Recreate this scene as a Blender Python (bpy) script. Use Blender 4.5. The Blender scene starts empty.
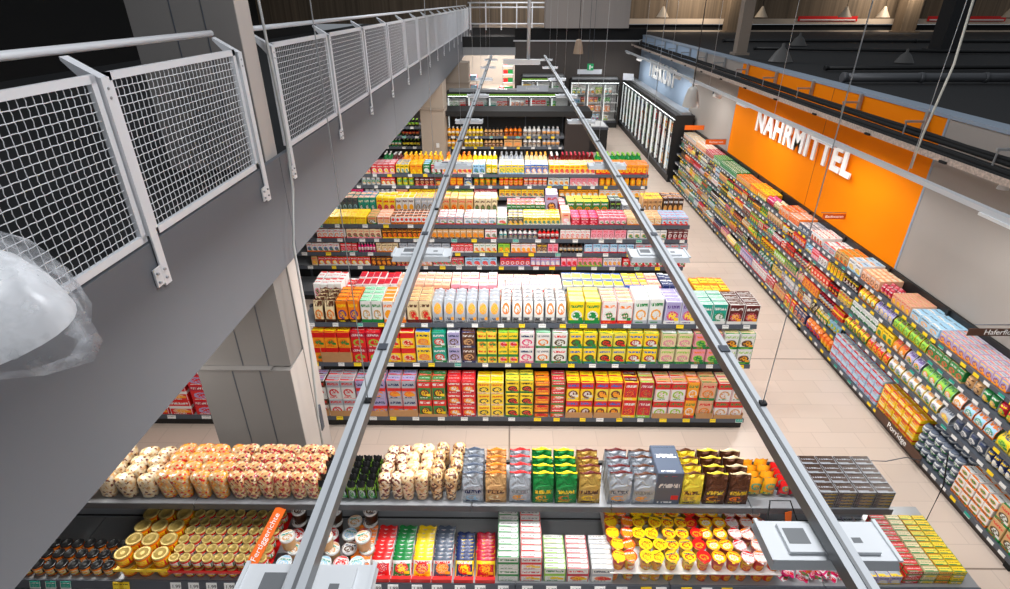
import bpy, bmesh, math, random
from mathutils import Matrix, Vector
R = random.Random(7)
C = bpy.context.scene.collection
PI = math.pi

# ------------------------------------------------------------------ colours
def lin(c): return tuple((x/12.92 if x <= .04045 else ((x+.055)/1.055)**2.4) for x in c)
def hx(s): return lin(tuple(int(s[i:i+2], 16)/255 for i in (0, 2, 4)))
PAL = {k: hx(v) for k, v in dict(
 red='d81a1a', crimson='b81030', maroon='5e1414', orange='ee7a14', amber='f2a01c', yellow='f6cf16', lemon='ecd440',
 cream='e2cda2', tan='cfa06a', brown='5a321c', chocolate='38200f', white='dfdedb', silver='a9afb8', grey='84878c',
 slate='4c5668', black='151516', green='16813c', lime='8cc63a', mint='9fd6b4', teal='149a86', navy='1c2c5e',
 blue='2f62b8', sky='9cc8e2', lilac='a79fc8', purple='5c3a86', pink='e890a2', magenta='d8246c', peach='dfa888',
 gold='b9964a', beige='e0cdb0').items()}
CM = {}
def mat(name, col, rough=.5, metal=0., spec=.5):
    if name in CM: return CM[name]
    m = bpy.data.materials.new(name); m.use_nodes = True
    b = m.node_tree.nodes['Principled BSDF']
    b.inputs['Base Color'].default_value = (*col, 1); b.inputs['Roughness'].default_value = rough
    b.inputs['Metallic'].default_value = metal; b.inputs['Specular IOR Level'].default_value = spec
    CM[name] = m; return m
def grey(v, name, rough=.5, metal=0., tint=(1, 1, 1)):
    return mat(name, tuple(a*t for a, t in zip(lin((v/255,)*3), tint)), rough, metal)
def noisy(name, col, amount=.12, scale=6., rough=.55, metal=0., rough_var=.0, stretch=(1, 1, 1), bump=0):
    if name in CM: return CM[name]
    m = mat(name, col, rough, metal); nt = m.node_tree; N = nt.nodes; L = nt.links; b = N['Principled BSDF']
    tc = N.new('ShaderNodeTexCoord'); mp = N.new('ShaderNodeMapping'); mp.inputs['Scale'].default_value = stretch
    L.new(tc.outputs['Object'], mp.inputs[0])
    nz = N.new('ShaderNodeTexNoise'); nz.inputs['Scale'].default_value = scale; nz.inputs['Detail'].default_value = 4
    L.new(mp.outputs[0], nz.inputs['Vector'])
    mx = N.new('ShaderNodeMix'); mx.data_type = 'RGBA'
    mx.inputs[6].default_value = (*[c*(1-amount) for c in col], 1); mx.inputs[7].default_value = (*[min(1, c*(1+amount)) for c in col], 1)
    L.new(nz.outputs['Fac'], mx.inputs[0]); L.new(mx.outputs[2], b.inputs['Base Color'])
    if bump:
        bp = N.new('ShaderNodeBump'); bp.inputs['Strength'].default_value = bump; L.new(nz.outputs['Fac'], bp.inputs['Height']); L.new(bp.outputs[0], b.inputs['Normal'])
    return m
def emit(name, col, s):
    if name in CM: return CM[name]
    m = bpy.data.materials.new(name); m.use_nodes = True; b = m.node_tree.nodes['Principled BSDF']
    b.inputs['Base Color'].default_value = (*col, 1); b.inputs['Emission Color'].default_value = (*col, 1); b.inputs['Emission Strength'].default_value = s
    CM[name] = m; return m

# printed packaging: band, lettering, picture
def print_group():
    g = bpy.data.node_groups.new('package_print', 'ShaderNodeTree')
    I = g.interface
    for n in ('Base', 'Band', 'Blob', 'Blob2', 'Ink'): I.new_socket(n, in_out='INPUT', socket_type='NodeSocketColor')
    for n in ('Lo', 'Hi', 'BlobV', 'BlobR', 'InkV', 'Seed'): I.new_socket(n, in_out='INPUT', socket_type='NodeSocketFloat')
    I.new_socket('Color', in_out='OUTPUT', socket_type='NodeSocketColor')
    N = g.nodes; L = g.links
    gi = N.new('NodeGroupInput'); go = N.new('NodeGroupOutput')
    def M(op, a, b=None, c=None):
        n = N.new('ShaderNodeMath'); n.operation = op
        for i, x in enumerate((a, b, c)):
            if x is None: continue
            if isinstance(x, (int, float)): n.inputs[i].default_value = x
            else: L.new(x, n.inputs[i])
        return n.outputs[0]
    def MX(f, a, b):
        n = N.new('ShaderNodeMix'); n.data_type = 'RGBA'; L.new(f, n.inputs[0]); L.new(a, n.inputs[6]); L.new(b, n.inputs[7]); return n.outputs[2]
    uv = N.new('ShaderNodeUVMap'); uv.uv_map = 'UVMap'
    sx = N.new('ShaderNodeSeparateXYZ'); L.new(uv.outputs[0], sx.inputs[0]); u, v = sx.outputs[0], sx.outputs[1]
    G = gi.outputs
    band = M('MULTIPLY', M('GREATER_THAN', v, G['Lo']), M('LESS_THAN', v, G['Hi']))
    cv = N.new('ShaderNodeCombineXYZ'); L.new(M('MULTIPLY', u, 16.), cv.inputs[0]); L.new(M('MULTIPLY', v, 9.), cv.inputs[1]); L.new(G['Seed'], cv.inputs[2])
    nz = N.new('ShaderNodeTexNoise'); nz.inputs['Scale'].default_value = 1; nz.inputs['Detail'].default_value = 1; L.new(cv.outputs[0], nz.inputs['Vector'])
    cv2 = N.new('ShaderNodeCombineXYZ'); L.new(M('MULTIPLY', u, 7.), cv2.inputs[0]); L.new(M('MULTIPLY', v, 9.), cv2.inputs[1]); L.new(G['Seed'], cv2.inputs[2])
    vo = N.new('ShaderNodeTexVoronoi'); vo.inputs['Scale'].default_value = 1; L.new(cv2.outputs[0], vo.inputs['Vector'])
    sp = M('GREATER_THAN', vo.outputs['Distance'], .42)
    du = M('DIVIDE', M('SUBTRACT', u, .5), .37); dv = M('DIVIDE', M('SUBTRACT', v, G['BlobV']), G['BlobR'])
    blob = M('LESS_THAN', M('ADD', M('ADD', M('MULTIPLY', du, du), M('MULTIPLY', dv, dv)), M('MULTIPLY', nz.outputs['Fac'], .5)), 1.2)
    ring = M('LESS_THAN', M('ADD', M('MULTIPLY', du, du), M('MULTIPLY', dv, dv)), .45)
    inu = M('LESS_THAN', M('ABSOLUTE', M('SUBTRACT', u, .5)), .4)
    dl = M('ABSOLUTE', M('SUBTRACT', v, G['InkV']))
    txt = M('MULTIPLY', M('MULTIPLY', inu, M('LESS_THAN', dl, .065)), M('GREATER_THAN', nz.outputs['Fac'], .46))
    d2 = M('ABSOLUTE', M('SUBTRACT', v, .07))
    txt2 = M('MULTIPLY', M('MULTIPLY', M('LESS_THAN', M('ABSOLUTE', M('SUBTRACT', u, .42)), .28), M('LESS_THAN', d2, .025)), M('GREATER_THAN', nz.outputs['Fac'], .44))
    c = MX(band, G['Base'], G['Band'])
    bl = MX(M('MULTIPLY', sp, ring), G['Blob'], G['Blob2'])
    vo2 = N.new('ShaderNodeTexVoronoi'); vo2.inputs['Scale'].default_value = 2.6; L.new(cv2.outputs[0], vo2.inputs['Vector'])
    spk = M('MULTIPLY', M('MULTIPLY', blob, M('LESS_THAN', vo2.outputs['Distance'], .3)), 1.)
    c = MX(blob, c, bl); c = MX(spk, c, G['Band']); c = MX(txt, c, G['Ink']); c = MX(txt2, c, G['Ink'])
    edge = M('GREATER_THAN', M('ABSOLUTE', M('SUBTRACT', u, .5)), .455)
    edge = M('MULTIPLY', edge, M('LESS_THAN', u, 1.2)); c = MX(edge, c, G['Band'])
    corner = M('MULTIPLY', M('LESS_THAN', M('ABSOLUTE', M('SUBTRACT', u, .78)), .14), M('LESS_THAN', M('ABSOLUTE', M('SUBTRACT', v, .22)), .07)); c = MX(corner, c, G['Blob2'])
    L.new(c, go.inputs['Color']); return g
PG = print_group()
def pmat(base, band, blob, ink, style=0, rough=.38, blob2=None):
    k = f'print_{base}_{band}_{blob}_{ink}_{style}_{rough}_{blob2}'
    if k in CM: return CM[k]
    m = mat(k, (1, 1, 1), rough); nt = m.node_tree; n = nt.nodes.new('ShaderNodeGroup'); n.node_tree = PG
    st = [(.0, .16, .38, .22, .78), (.62, .96, .32, .22, .8), (.86, 1.1, .4, .26, .7), (.0, .3, .62, .2, .2), (.42, .6, .26, .16, .78), (.0, .26, .9, .01, .6), (.66, .9, .45, .3, .74), (.0, .0, .2, .1, .42)][style % 8]
    for key, cname in (('Base', base), ('Band', band), ('Blob', blob), ('Ink', ink)): n.inputs[key].default_value = (*PAL[cname], 1)
    n.inputs['Blob2'].default_value = (*PAL[blob2 or R.choice(['white', 'yellow', 'amber', 'red', base, base, 'green'])], 1)
    for key, x in zip(('Lo', 'Hi', 'BlobV', 'BlobR', 'InkV'), st): n.inputs[key].default_value = x
    n.inputs['Seed'].default_value = R.uniform(0, 90)
    nt.links.new(n.outputs[0], nt.nodes['Principled BSDF'].inputs['Base Color']); return m
def cmat(c, rough=.4): return mat(f'plain_{c}_{rough}', PAL[c], rough)

# ------------------------------------------------------------------ mesh helper
class MB:
    def __init__(s): s.v = []; s.f = []; s.m = []; s.uv = []; s.mats = []; s.sm = []
    def mi(s, m):
        if m not in s.mats: s.mats.append(m)
        return s.mats.index(m)
    def face(s, idx, m, uv=None, smooth=False):
        s.f.append(tuple(idx)); s.m.append(s.mi(m)); s.uv.append(uv or [(2.5, .5)]*len(idx)); s.sm.append(smooth)
    def hexa(s, P, m, top=None, uvf=False):      # P: 8 corners, bottom 4 ccw then top 4
        b = len(s.v); s.v += [tuple(p) for p in P]
        U = [(0, 0), (1, 0), (1, 1), (0, 1)]; S = [(2, 0), (3, 0), (3, 1), (2, 1)]
        s.face([b+3, b+2, b+1, b], m); s.face([b+4, b+5, b+6, b+7], top or m, [(2, .8)]*4)
        s.face([b, b+1, b+5, b+4], m, U); s.face([b+2, b+3, b+7, b+6], m, U)
        s.face([b+1, b+2, b+6, b+5], m, S); s.face([b+3, b, b+4, b+7], m, S)
        return s
    def box(s, x0, x1, y0, y1, z0, z1, m, top=None):
        x0, x1 = sorted((x0, x1)); y0, y1 = sorted((y0, y1)); z0, z1 = sorted((z0, z1))
        return s.hexa([(x0, y0, z0), (x1, y0, z0), (x1, y1, z0), (x0, y1, z0), (x0, y0, z1), (x1, y0, z1), (x1, y1, z1), (x0, y1, z1)], m, top)
    def bar(s, a, b, w, m, h=None, up=(0, 0, 1)):
        a = Vector(a); b = Vector(b); d = (b-a).normalized(); upv = Vector(up)
        if abs(d.dot(upv)) > .98: upv = Vector((1, 0, 0))
        x = d.cross(upv).normalized()*w/2; z = x.cross(d).normalized()*(h or w)/2
        return s.hexa([a-x-z, a+x-z, b+x-z, b-x-z, a-x+z, a+x+z, b+x+z, b-x+z], m)
    def tube(s, pts, r, m, n=8):
        pts = [Vector(p) for p in pts]; b = len(s.v)
        for i, p in enumerate(pts):
            d = (pts[min(i+1, len(pts)-1)]-pts[max(i-1, 0)]).normalized()
            up = Vector((0, 0, 1)) if abs(d.z) < .95 else Vector((1, 0, 0))
            x = d.cross(up).normalized(); y = x.cross(d)
            for k in range(n):
                a = 2*PI*k/n; s.v.append(tuple(p+r*(math.cos(a)*x+math.sin(a)*y)))
        for i in range(len(pts)-1):
            for k in range(n): s.face([b+i*n+k, b+i*n+(k+1) % n, b+(i+1)*n+(k+1) % n, b+(i+1)*n+k], m, smooth=True)
        s.face([b+k for k in range(n)][::-1], m); s.face([b+(len(pts)-1)*n+k for k in range(n)], m)
        return s
    def lathe(s, prof, mats, n=16, c=(0, 0, 0), cap=True, uvz=None):
        b = len(s.v); z0 = prof[0][1]; z1 = max(p[1] for p in prof)
        for r, z in prof:
            for k in range(n):
                a = 2*PI*k/n; s.v.append((c[0]+r*math.cos(a), c[1]+r*math.sin(a), c[2]+z))
        for i in range(len(prof)-1):
            m = mats[i] if isinstance(mats, list) else mats
            lo, hi = uvz or (z0, z1)
            for k in range(n):
                q = [(k, i), (k+1, i), (k+1, i+1), (k, i+1)]
                uv = [(((kk/n*3+.25) % 3.001) % 1.0001 if kk != k+1 else ((k/n*3+.25) % 1)+3/n, (prof[ii][1]-lo)/(hi-lo+1e-6)) for kk, ii in q]
                s.face([b+ii*n+kk % n for kk, ii in q], m, uv, True)
        if cap:
            mt = mats if not isinstance(mats, list) else mats[-1]
            if prof[-1][0] > 1e-4:
                s.face([b+(len(prof)-1)*n+k for k in range(n)], mt, [(.5+.5*math.cos(2*PI*k/n), .5+.5*math.sin(2*PI*k/n)) for k in range(n)])
            s.face([b+k for k in range(n)][::-1], mats[0] if isinstance(mats, list) else mats)
        return s
    def mesh(s, name):
        me = bpy.data.meshes.new(name); me.from_pydata(s.v, [], s.f)
        for m in s.mats: me.materials.append(m)
        me.polygons.foreach_set('material_index', s.m); me.polygons.foreach_set('use_smooth', s.sm)
        u = me.uv_layers.new(name='UVMap'); fl = []
        for q in s.uv:
            for a in q: fl += [a[0], a[1]]
        u.data.foreach_set('uv', fl); me.update(); return me

def mk(name, me, parent=None, loc=(0, 0, 0), rz=0):
    if isinstance(me, MB): me = me.mesh(name)
    o = bpy.data.objects.new(name, me); C.objects.link(o)
    if parent: o.parent = parent
    o.location = loc; o.rotation_euler = (0, 0, rz); return o
LAB = {}
def tag(o, label, cat, group=None, kind=None):
    o['label'] = label; o['category'] = cat
    if group: o['group'] = group
    if kind: o['kind'] = kind
    n = len(label.split())
    if n > 16 or n < 4: print('LABEL LEN', n, label)
    LAB.setdefault(label, set()).add(group)
    return o
def thing(name, label, cat, loc=(0, 0, 0), rz=0, group=None):
    o = bpy.data.objects.new(name, None); C.objects.link(o); o.location = loc; o.rotation_euler = (0, 0, rz)
    return tag(o, label, cat, group)
def struct(name, mb, parent=None):
    o = mk(name, mb, parent)
    if not parent: o['kind'] = 'structure'
    return o

# ------------------------------------------------------------------ camera
F = 556.; TH = math.atan(294/F); PS = math.atan(6.5*math.cos(TH)/F); H = 5.5
cd = bpy.data.cameras.new('camera'); cam = bpy.data.objects.new('camera', cd); C.objects.link(cam)
cd.sensor_width = 36; cd.lens = 36*F/1010; cd.clip_start = .05; cd.clip_end = 200
cam.location = (0, 0, H); cam.rotation_euler = (PI/2-TH, 0, PS)
bpy.context.scene.camera = cam
def PX(px, y, z):        # world x of something seen at column px, standing at (y, z)
    d = y*math.cos(TH)+(H-z)*math.sin(TH)
    return ((px-505)/F*d-y*math.sin(PS))/math.cos(PS)

# ------------------------------------------------------------------ common materials
M_shelf = grey(138, 'shelf_grey', .4, .0); M_rail = mat('price_rail_grey', hx('4a4f58'), .45); M_dark = mat('gondola_black', hx('141415'), .5)
M_board = mat('shelf_board', hx('8e9094'), .35); M_dgrey = mat('shelf_face', hx('4c4e52'), .3)
M_white = mat('white_metal', hx('dcdcdc'), .35); M_wall = noisy('wall_grey_paint', hx('9b948e'), .05, 1.2, .7)
M_orange = noisy('wall_orange_panel', hx('ee8200'), .03, 1., .7); M_blue = noisy('wall_blue_panel', hx('9fb4cc'), .05, 1., .6)
M_steel = mat('brushed_steel', hx('a9adb1'), .35, .6); M_card = noisy('cardboard', hx('b98a5c'), .1, 20, .8)
M_black = mat('matt_black', hx('0b0b0c'), .85); M_void = noisy('dark_roof', hx('141416'), .35, .8, .8)
M_tagw = pmat('white', 'white', 'white', 'black', 2, .5, 'white'); M_tagy = pmat('yellow', 'yellow', 'lemon', 'black', 2, .5, 'yellow'); M_tagg = pmat('teal', 'white', 'teal', 'white', 0, .5, 'teal')

# ------------------------------------------------------------------ products
MESH = {}
def cached(key, fn):
    if key not in MESH: MESH[key] = fn()
    return MESH[key]
def m_box(w, d, h, pr, side, top):
    bm = bmesh.new(); bmesh.ops.create_cube(bm, size=1)
    for v in bm.verts: v.co = Vector((v.co.x*w, (v.co.y+.5)*d, (v.co.z+.5)*h))
    bmesh.ops.bevel(bm, geom=bm.edges[:], offset=min(w, d, h)*.03, segments=1, affect='EDGES')
    mb = MB(); bm.verts.index_update()
    mb.v = [tuple(v.co) for v in bm.verts]
    for f in bm.faces:
        n = f.normal; idx = [v.index for v in f.verts]; co = [v.co for v in f.verts]
        if abs(n.y) > .9: mb.face(idx, pr, [(c.x/w+.5 if n.y < 0 else .5-c.x/w, c.z/h) for c in co])
        elif n.z > .9: mb.face(idx, top, [(c.x/w+.5, c.y/d) for c in co])
        else: mb.face(idx, side, [(2.5, c.z/h) for c in co])
    bm.free()
    e = .0015     # glued flap on the lid
    mb.box(-w*.47, w*.47, d*.9, d*.96, h-.0005, h+e, side)
    return mb.mesh('carton')
def m_bag(w, d, h, pr, seam):     # gusseted stand-up bag with a crimped wavy top seam
    mb = MB(); nx, nz = 6, 7; rows = []
    for side in (0, 1):
        g = []
        for j in range(nz+1):
            t = (j/nz if j < nz-1 else (.955 if j == nz-1 else 1)); zz = h*t
            th = d*(1-max(0, t-.55)/.45*.93); bul = .12*d*math.sin(PI*min(1, t*1.15)) if t < .87 else 0
            for i in range(nx+1):
                s = i/nx*2-1; ww = w/2*(1 - .05*math.sin(PI*t) - (.04 if t > .9 else 0))
                wob = .006*math.sin(5*s+j*2.1)*(1 if 0 < j else 0)
                y = d/2+(-1 if side == 0 else 1)*(th/2+bul*(1-s*s)) + (wob if t > .5 else 0)
                zt = zz+(.012*math.sin(s*4+1) if j == nz else 0)
                g.append(len(mb.v)); mb.v.append((s*ww, y, zt))
        rows.append(g)
    for side in (0, 1):
        g = rows[side]
        for j in range(nz):
            for i in range(nx):
                a = [g[j*(nx+1)+i], g[j*(nx+1)+i+1], g[(j+1)*(nx+1)+i+1], g[(j+1)*(nx+1)+i]]
                uv = [(i/nx, j/nz), ((i+1)/nx, j/nz), ((i+1)/nx, (j+1)/nz), (i/nx, (j+1)/nz)]
                if side: a = a[::-1]; uv = uv[::-1]
                mb.face(a, seam if j == nz-1 else pr, uv, True)
    A, B = rows
    for j in range(nz):
        for i0, fl in ((0, 0), (nx, 1)):
            a = [A[j*(nx+1)+i0], A[(j+1)*(nx+1)+i0], B[(j+1)*(nx+1)+i0], B[j*(nx+1)+i0]]
            mb.face(a[::-1] if fl == 0 else a, seam if j == nz-1 else pr, [(2.5, j/nz)]*4, True)
    for i in range(nx):
        mb.face([A[nz*(nx+1)+i], A[nz*(nx+1)+i+1], B[nz*(nx+1)+i+1], B[nz*(nx+1)+i]], seam)
        mb.face([B[i], B[i+1], A[i+1], A[i]], pr)
    return mb.mesh('bag')
def m_pillow(w, d, h, pr, seam, seed=0):   # soft filled film pack with flat end seams
    r = random.Random(seed); mb = MB(); nx, nz = 8, 6; grid = []
    off = [[r.uniform(-.07, .07) for _ in range(nx+1)] for _ in range(nz+1)]
    for side in (-1, 1):
        g = []
        for j in range(nz+1):
            t = j/nz*2-1
            for i in range(nx+1):
                s = i/nx*2-1; p = max(0, (1-abs(s)**3)*(1-abs(t)**4))**.6 if abs(t) < 1 and abs(s) < 1 else 0
                g.append(len(mb.v)); mb.v.append((s*w/2*(1-.08*(1-abs(t))), d/2+side*(d/2*p*(1+off[j][i])+.001), h/2+t*h/2+(.008*math.sin(7*s) if abs(t) == 1 else 0)))
        grid.append(g)
    for k, g in enumerate(grid):
        for j in range(nz):
            for i in range(nx):
                a = [g[j*(nx+1)+i], g[j*(nx+1)+i+1], g[(j+1)*(nx+1)+i+1], g[(j+1)*(nx+1)+i]]
                uv = [(i/nx, j/nz), ((i+1)/nx, j/nz), ((i+1)/nx, (j+1)/nz), (i/nx, (j+1)/nz)]
                if k: a = a[::-1]; uv = uv[::-1]
                mb.face(a, pr if 0 < j < nz-1 else seam if (j == nz-1) else pr, uv, True)
    return mb.mesh('pouch')
def m_sack(w, d, h, body, seed):     # clear bag of nuts: wide rounded top, narrower foot
    r = random.Random(seed); mb = MB(); n = 14; prof = [(.62, 0), (.72, .05), (.8, .3), (.9, .55), (1, .78), (.96, .92), (.7, 1), (.25, 1.03), (0, 1.0)]
    ph = r.uniform(0, 6)
    for q, z in prof:
        for k in range(n):
            a = 2*PI*k/n; e = 1/(abs(math.cos(a))**3+abs(math.sin(a))**3)**(1/3)
            q2 = q*e*(1+.05*math.sin(3*a+ph+z*4)+r.uniform(-.03, .03))
            mb.v.append((q2*w/2*math.cos(a)+.1*w*z*math.sin(ph), d/2+q2*d/2*math.sin(a), z*h))
    for i in range(len(prof)-1):
        for k in range(n): mb.face([i*n+k, i*n+(k+1) % n, (i+1)*n+(k+1) % n, (i+1)*n+k], body, smooth=True)
    mb.face(list(range(n))[::-1], body)
    return mb.mesh('clear_bag')
def m_jar(r, h, glass, lab, n=14):
    mb = MB(); mb.lathe([(r*.9, 0), (r, h*.06), (r, h*.16), (r*1.005, h*.17), (r*1.005, h*.66), (r, h*.67), (r*.98, h*.76), (r*.84, h*.84), (r*.84, h*.86)],
                        [glass, glass, lab, lab, lab, glass, glass, glass], n, (0, r, 0), uvz=(h*.17, h*.66)); return mb.mesh('jar')
def m_lid(r, h, zl, m, m2, n=14):
    mb = MB(); mb.lathe([(r*.98, zl), (r, zl+h*.01), (r, zl+h*.11), (r*.94, zl+h*.14), (r*.72, zl+h*.14), (r*.7, zl+h*.125), (r*.3, zl+h*.125), (r*.28, zl+h*.11)],
                        [m, m, m, m, m, m2, m2], n, (0, r, 0)); return mb.mesh('lid')
def m_cup(r, h, pr, n=14):
    mb = MB(); mb.lathe([(r*.7, 0), (r*.72, h*.03), (r*.93, h*.93), (r, h*.94), (r, h*.985)], pr, n, (0, r, 0)); return mb.mesh('cup')
def m_foil(r, h, pr, n=14):
    mb = MB(); mb.lathe([(r*1.02, h*.986), (r*1.02, h*1.0), (r*.9, h*1.005)], pr, n, (0, r, 0))
    mb.box(-r*.16, r*.16, -r*.22, r*.02, h*.985, h*.995, pr); return mb.mesh('foil_lid')
def m_bottle(r, h, body, lab, cap, n=10):
    mb = MB(); mb.lathe([(r*.85, 0), (r, h*.04), (r, h*.2), (r*1.01, h*.2), (r*1.01, h*.55), (r, h*.56), (r*.95, h*.64), (r*.4, h*.8), (r*.36, h*.9), (r*.42, h*.9), (r*.42, h), (0, h)],
                        [body, body, lab, lab, lab, body, body, body, cap, cap, cap], n, (0, r, 0), uvz=(h*.2, h*.55), cap=False); return mb.mesh('bottle')
def m_tin(r, h, pr, top, n=14):
    mb = MB(); mb.lathe([(r*.95, 0), (r, h*.04), (r*.98, h*.05), (r*.98, h*.95), (r, h*.96), (r, h), (r*.93, h), (r*.92, h*.97)], [top, top, pr, top, top, top, top], n, (0, r, 0)); return mb.mesh('can')

KINDN = dict(box=('carton', 'box', 'carton'), cereal=('cereal_box', 'box', 'cereal box'), bag=('bag', 'bag', 'bag'), coffee=('coffee_bag', 'bag', 'coffee bag'),
             pouch=('pouch', 'pouch', 'pouch'), jar=('jar', 'jar', 'jar'), bottle=('bottle', 'bottle', 'bottle'), can=('can', 'can', 'can'), flat=('packet', 'packet', 'flat packet'),
             tea=('tea_box', 'box', 'tea box'), cup=('cup', 'cup', 'cup'))
def product_mesh(kind, w, d, h, cols, style):
    base, band, blob, ink = cols[:4]
    key = (kind, round(w, 3), round(d, 3), round(h, 3), tuple(cols), style)
    def f():
        if kind in ('box', 'cereal', 'flat', 'tea'):
            tc_ = cols[4] if len(cols) > 4 else base; top = pmat(tc_, blob if tc_ == band else band, tc_, 'black' if tc_ in ('yellow', 'white', 'silver') and ink != 'red' else ink, 5, .4, tc_)
            pr = pmat(base, band, blob, ink, style)
            return [m_box(w, d, h, pr, pr, top)]
        if kind == 'coffee':
            first = f'print_{base}_{base}_{blob}_{ink}_7_0.32_{base}' not in CM
            pm_ = pmat(base, base, blob, ink, 7, .32, base); nt_ = pm_.node_tree
            if first:
                nz_ = nt_.nodes.new('ShaderNodeTexNoise'); nz_.inputs['Scale'].default_value = 11; nz_.inputs['Detail'].default_value = 3; nz_.inputs['Distortion'].default_value = 1.2
                tc_ = nt_.nodes.new('ShaderNodeTexCoord'); nt_.links.new(tc_.outputs['Object'], nz_.inputs['Vector'])
                b_ = nt_.nodes.new('ShaderNodeBump'); b_.inputs['Strength'].default_value = 1; b_.inputs['Distance'].default_value = .05; nt_.links.new(nz_.outputs['Fac'], b_.inputs['Height']); nt_.links.new(b_.outputs[0], nt_.nodes['Principled BSDF'].inputs['Normal'])
                nt_.nodes['Principled BSDF'].inputs['Metallic'].default_value = .35
            return [m_bag(w, d, h, pm_, cmat(band, .3))]
        if kind == 'bag': return [m_bag(w, d, h, pmat(base, band, blob, ink, style, .3), cmat(band, .3))]
        if kind == 'pouch': return [m_pillow(w, d, h, pmat(base, band, blob, ink, style, .28), cmat(base, .3))]
        r = min(w, d)/2
        if kind == 'jar': return [m_jar(r, h, cmat(blob, .15), pmat(base, band, blob, ink, style)), ('lid', m_lid(r, h, h*.86, cmat(band, .3), cmat(band, .45)))]
        if kind == 'bottle': return [m_bottle(r, h, cmat(base, .15), pmat(band, base, blob, ink, style), cmat(ink, .4))]
        if kind == 'can': return [m_tin(r, h, pmat(base, band, blob, ink, style), CMS)]
        if kind == 'cup': return [m_cup(r, h, pmat(base, band, blob, ink, style)), ('foil_lid', m_foil(r, h, pmat(cols[4] if len(cols) > 4 else base, base, blob, ink, 2, .25)))]
    return cached(key, f)
CMS = mat('tin_metal', hx('c0c0bc'), .3, .8)
COUNT = [0]
def place(ms, name, loc, rz, label, cat, group, child=True):
    o = mk(name, ms[0], None, loc, rz); tag(o, label, cat, group); COUNT[0] += 1
    if child:
        for nm, me in ms[1:]: mk(nm, me, o)
    return o
class Shelf:
    def __init__(s, p0, rz, where, small=False, noun='carton'): s.noun = noun; s.p = Vector(p0); s.rz = rz; s.where = where; s.small = small
    def w(s, a, dep, z=0):
        c, n = math.cos(s.rz), math.sin(s.rz); return (s.p.x+a*c-dep*n, s.p.y+a*n+dep*c, s.p.z+z)
def desc(kind, cols, style):
    nm = KINDN[kind][2]; base, band, blob, ink = cols[:4]
    return nm, base, band, blob
def block(S, a0, a1, n, kind, cols, h, d, rows=1, stack=1, style=0, gap=.055, label=None, dep0=.012, taper=0):
    cols = cols.split() if isinstance(cols, str) else cols
    base, band, blob, ink = cols[:4]
    nm = KINDN[kind][2] if kind != 'box' else S.noun
    lab = label or (f'{base} {nm}, {band} {"seam" if kind in ("bag","coffee") else "stripe"}, {blob} picture, {S.where}' if kind not in ('jar',) else f'{base} labelled jar with {band} lid, {S.where}')
    lab = lab.replace('tan tan', 'tan')
    grp = f'{base} {band} {nm}s {S.where}' if not label else label.split(' on ')[0]+' group '+S.where
    pitch = (a1-a0)/n; w = pitch*(1-gap)
    if kind in ('jar', 'can', 'cup', 'bottle'): d = w = min(w, d) if kind != 'bottle' else w
    ms = product_mesh(kind, w, d, h, cols, style)
    for i in range(n):
        for r in range(rows):
            for q in range(stack):
                a = a0+(i+.5)*pitch+R.uniform(-.003, .003)
                o_ = place(ms, KINDN[kind][0] if kind != 'box' else S.noun.replace(' ', '_'), S.w(a, dep0+r*(d*1.07)+R.uniform(0, .006), q*(h+.004)), S.rz+R.uniform(-.02, .02), lab, KINDN[kind][1], grp)
                o_.scale.z = R.uniform(.95, 1.0) if stack == 1 else 1

# ------------------------------------------------------------------ shell
def floor_mat():
    m = mat('floor_tiles', hx('cbb9aa'), .3); nt = m.node_tree; N = nt.nodes; L = nt.links; b = N['Principled BSDF']
    tc = N.new('ShaderNodeTexCoord'); br = N.new('ShaderNodeTexBrick'); br.offset = .5
    br.inputs['Scale'].default_value = 1; br.inputs['Brick Width'].default_value = .62; br.inputs['Row Height'].default_value = .31; br.inputs['Mortar Size'].default_value = .006
    br.inputs['Color1'].default_value = (*hx('d0beb0'), 1); br.inputs['Color2'].default_value = (*hx('cab8aa'), 1); br.inputs['Mortar'].default_value = (*hx('c0aea1'), 1)
    L.new(tc.outputs['Object'], br.inputs['Vector'])
    b2 = N.new('ShaderNodeTexBrick'); b2.offset = 0; b2.inputs['Scale'].default_value = 1; b2.inputs['Brick Width'].default_value = 6.2; b2.inputs['Row Height'].default_value = 4.03; b2.inputs['Mortar Size'].default_value = .012
    b2.inputs['Color1'].default_value = (1, 1, 1, 1); b2.inputs['Color2'].default_value = (1, 1, 1, 1); b2.inputs['Mortar'].default_value = (.45, .42, .4, 1); L.new(tc.outputs['Object'], b2.inputs['Vector'])
    nz = N.new('ShaderNodeTexNoise'); nz.inputs['Scale'].default_value = .8; L.new(tc.outputs['Object'], nz.inputs['Vector'])
    mx = N.new('ShaderNodeMix'); mx.data_type = 'RGBA'; mx.blend_type = 'MULTIPLY'; mx.inputs[0].default_value = 1; L.new(br.outputs[0], mx.inputs[6]); L.new(b2.outputs[0], mx.inputs[7])
    L.new(mx.outputs[2], b.inputs['Base Color']); return m
struct('floor', MB().box(-14, 6.2, -3, 50, -.2, 0, floor_mat()))
WX = 6.05
M_orange.node_tree.nodes['Principled BSDF'].inputs['Specular IOR Level'].default_value = .1
w = MB()
w.box(WX, WX+.25, -2, 7.98, 0, 4.06, M_wall); w.box(WX, WX+.25, 15.7, 19.75, 0, 4.06, M_wall); w.box(WX, WX+.25, 7.98, 15.7, 0, 4.06, M_orange)
w.box(WX, WX+.25, 19.75, 28.2, 0, 4.06, M_blue)
struct('wall_right', w)
t = MB().box(WX-.015, WX+.27, -2, 28.2, 4.061, 4.11, mat('trim_bluegrey', hx('8d9bab'), .5)); struct('trim_1', t)
t = MB()
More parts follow.
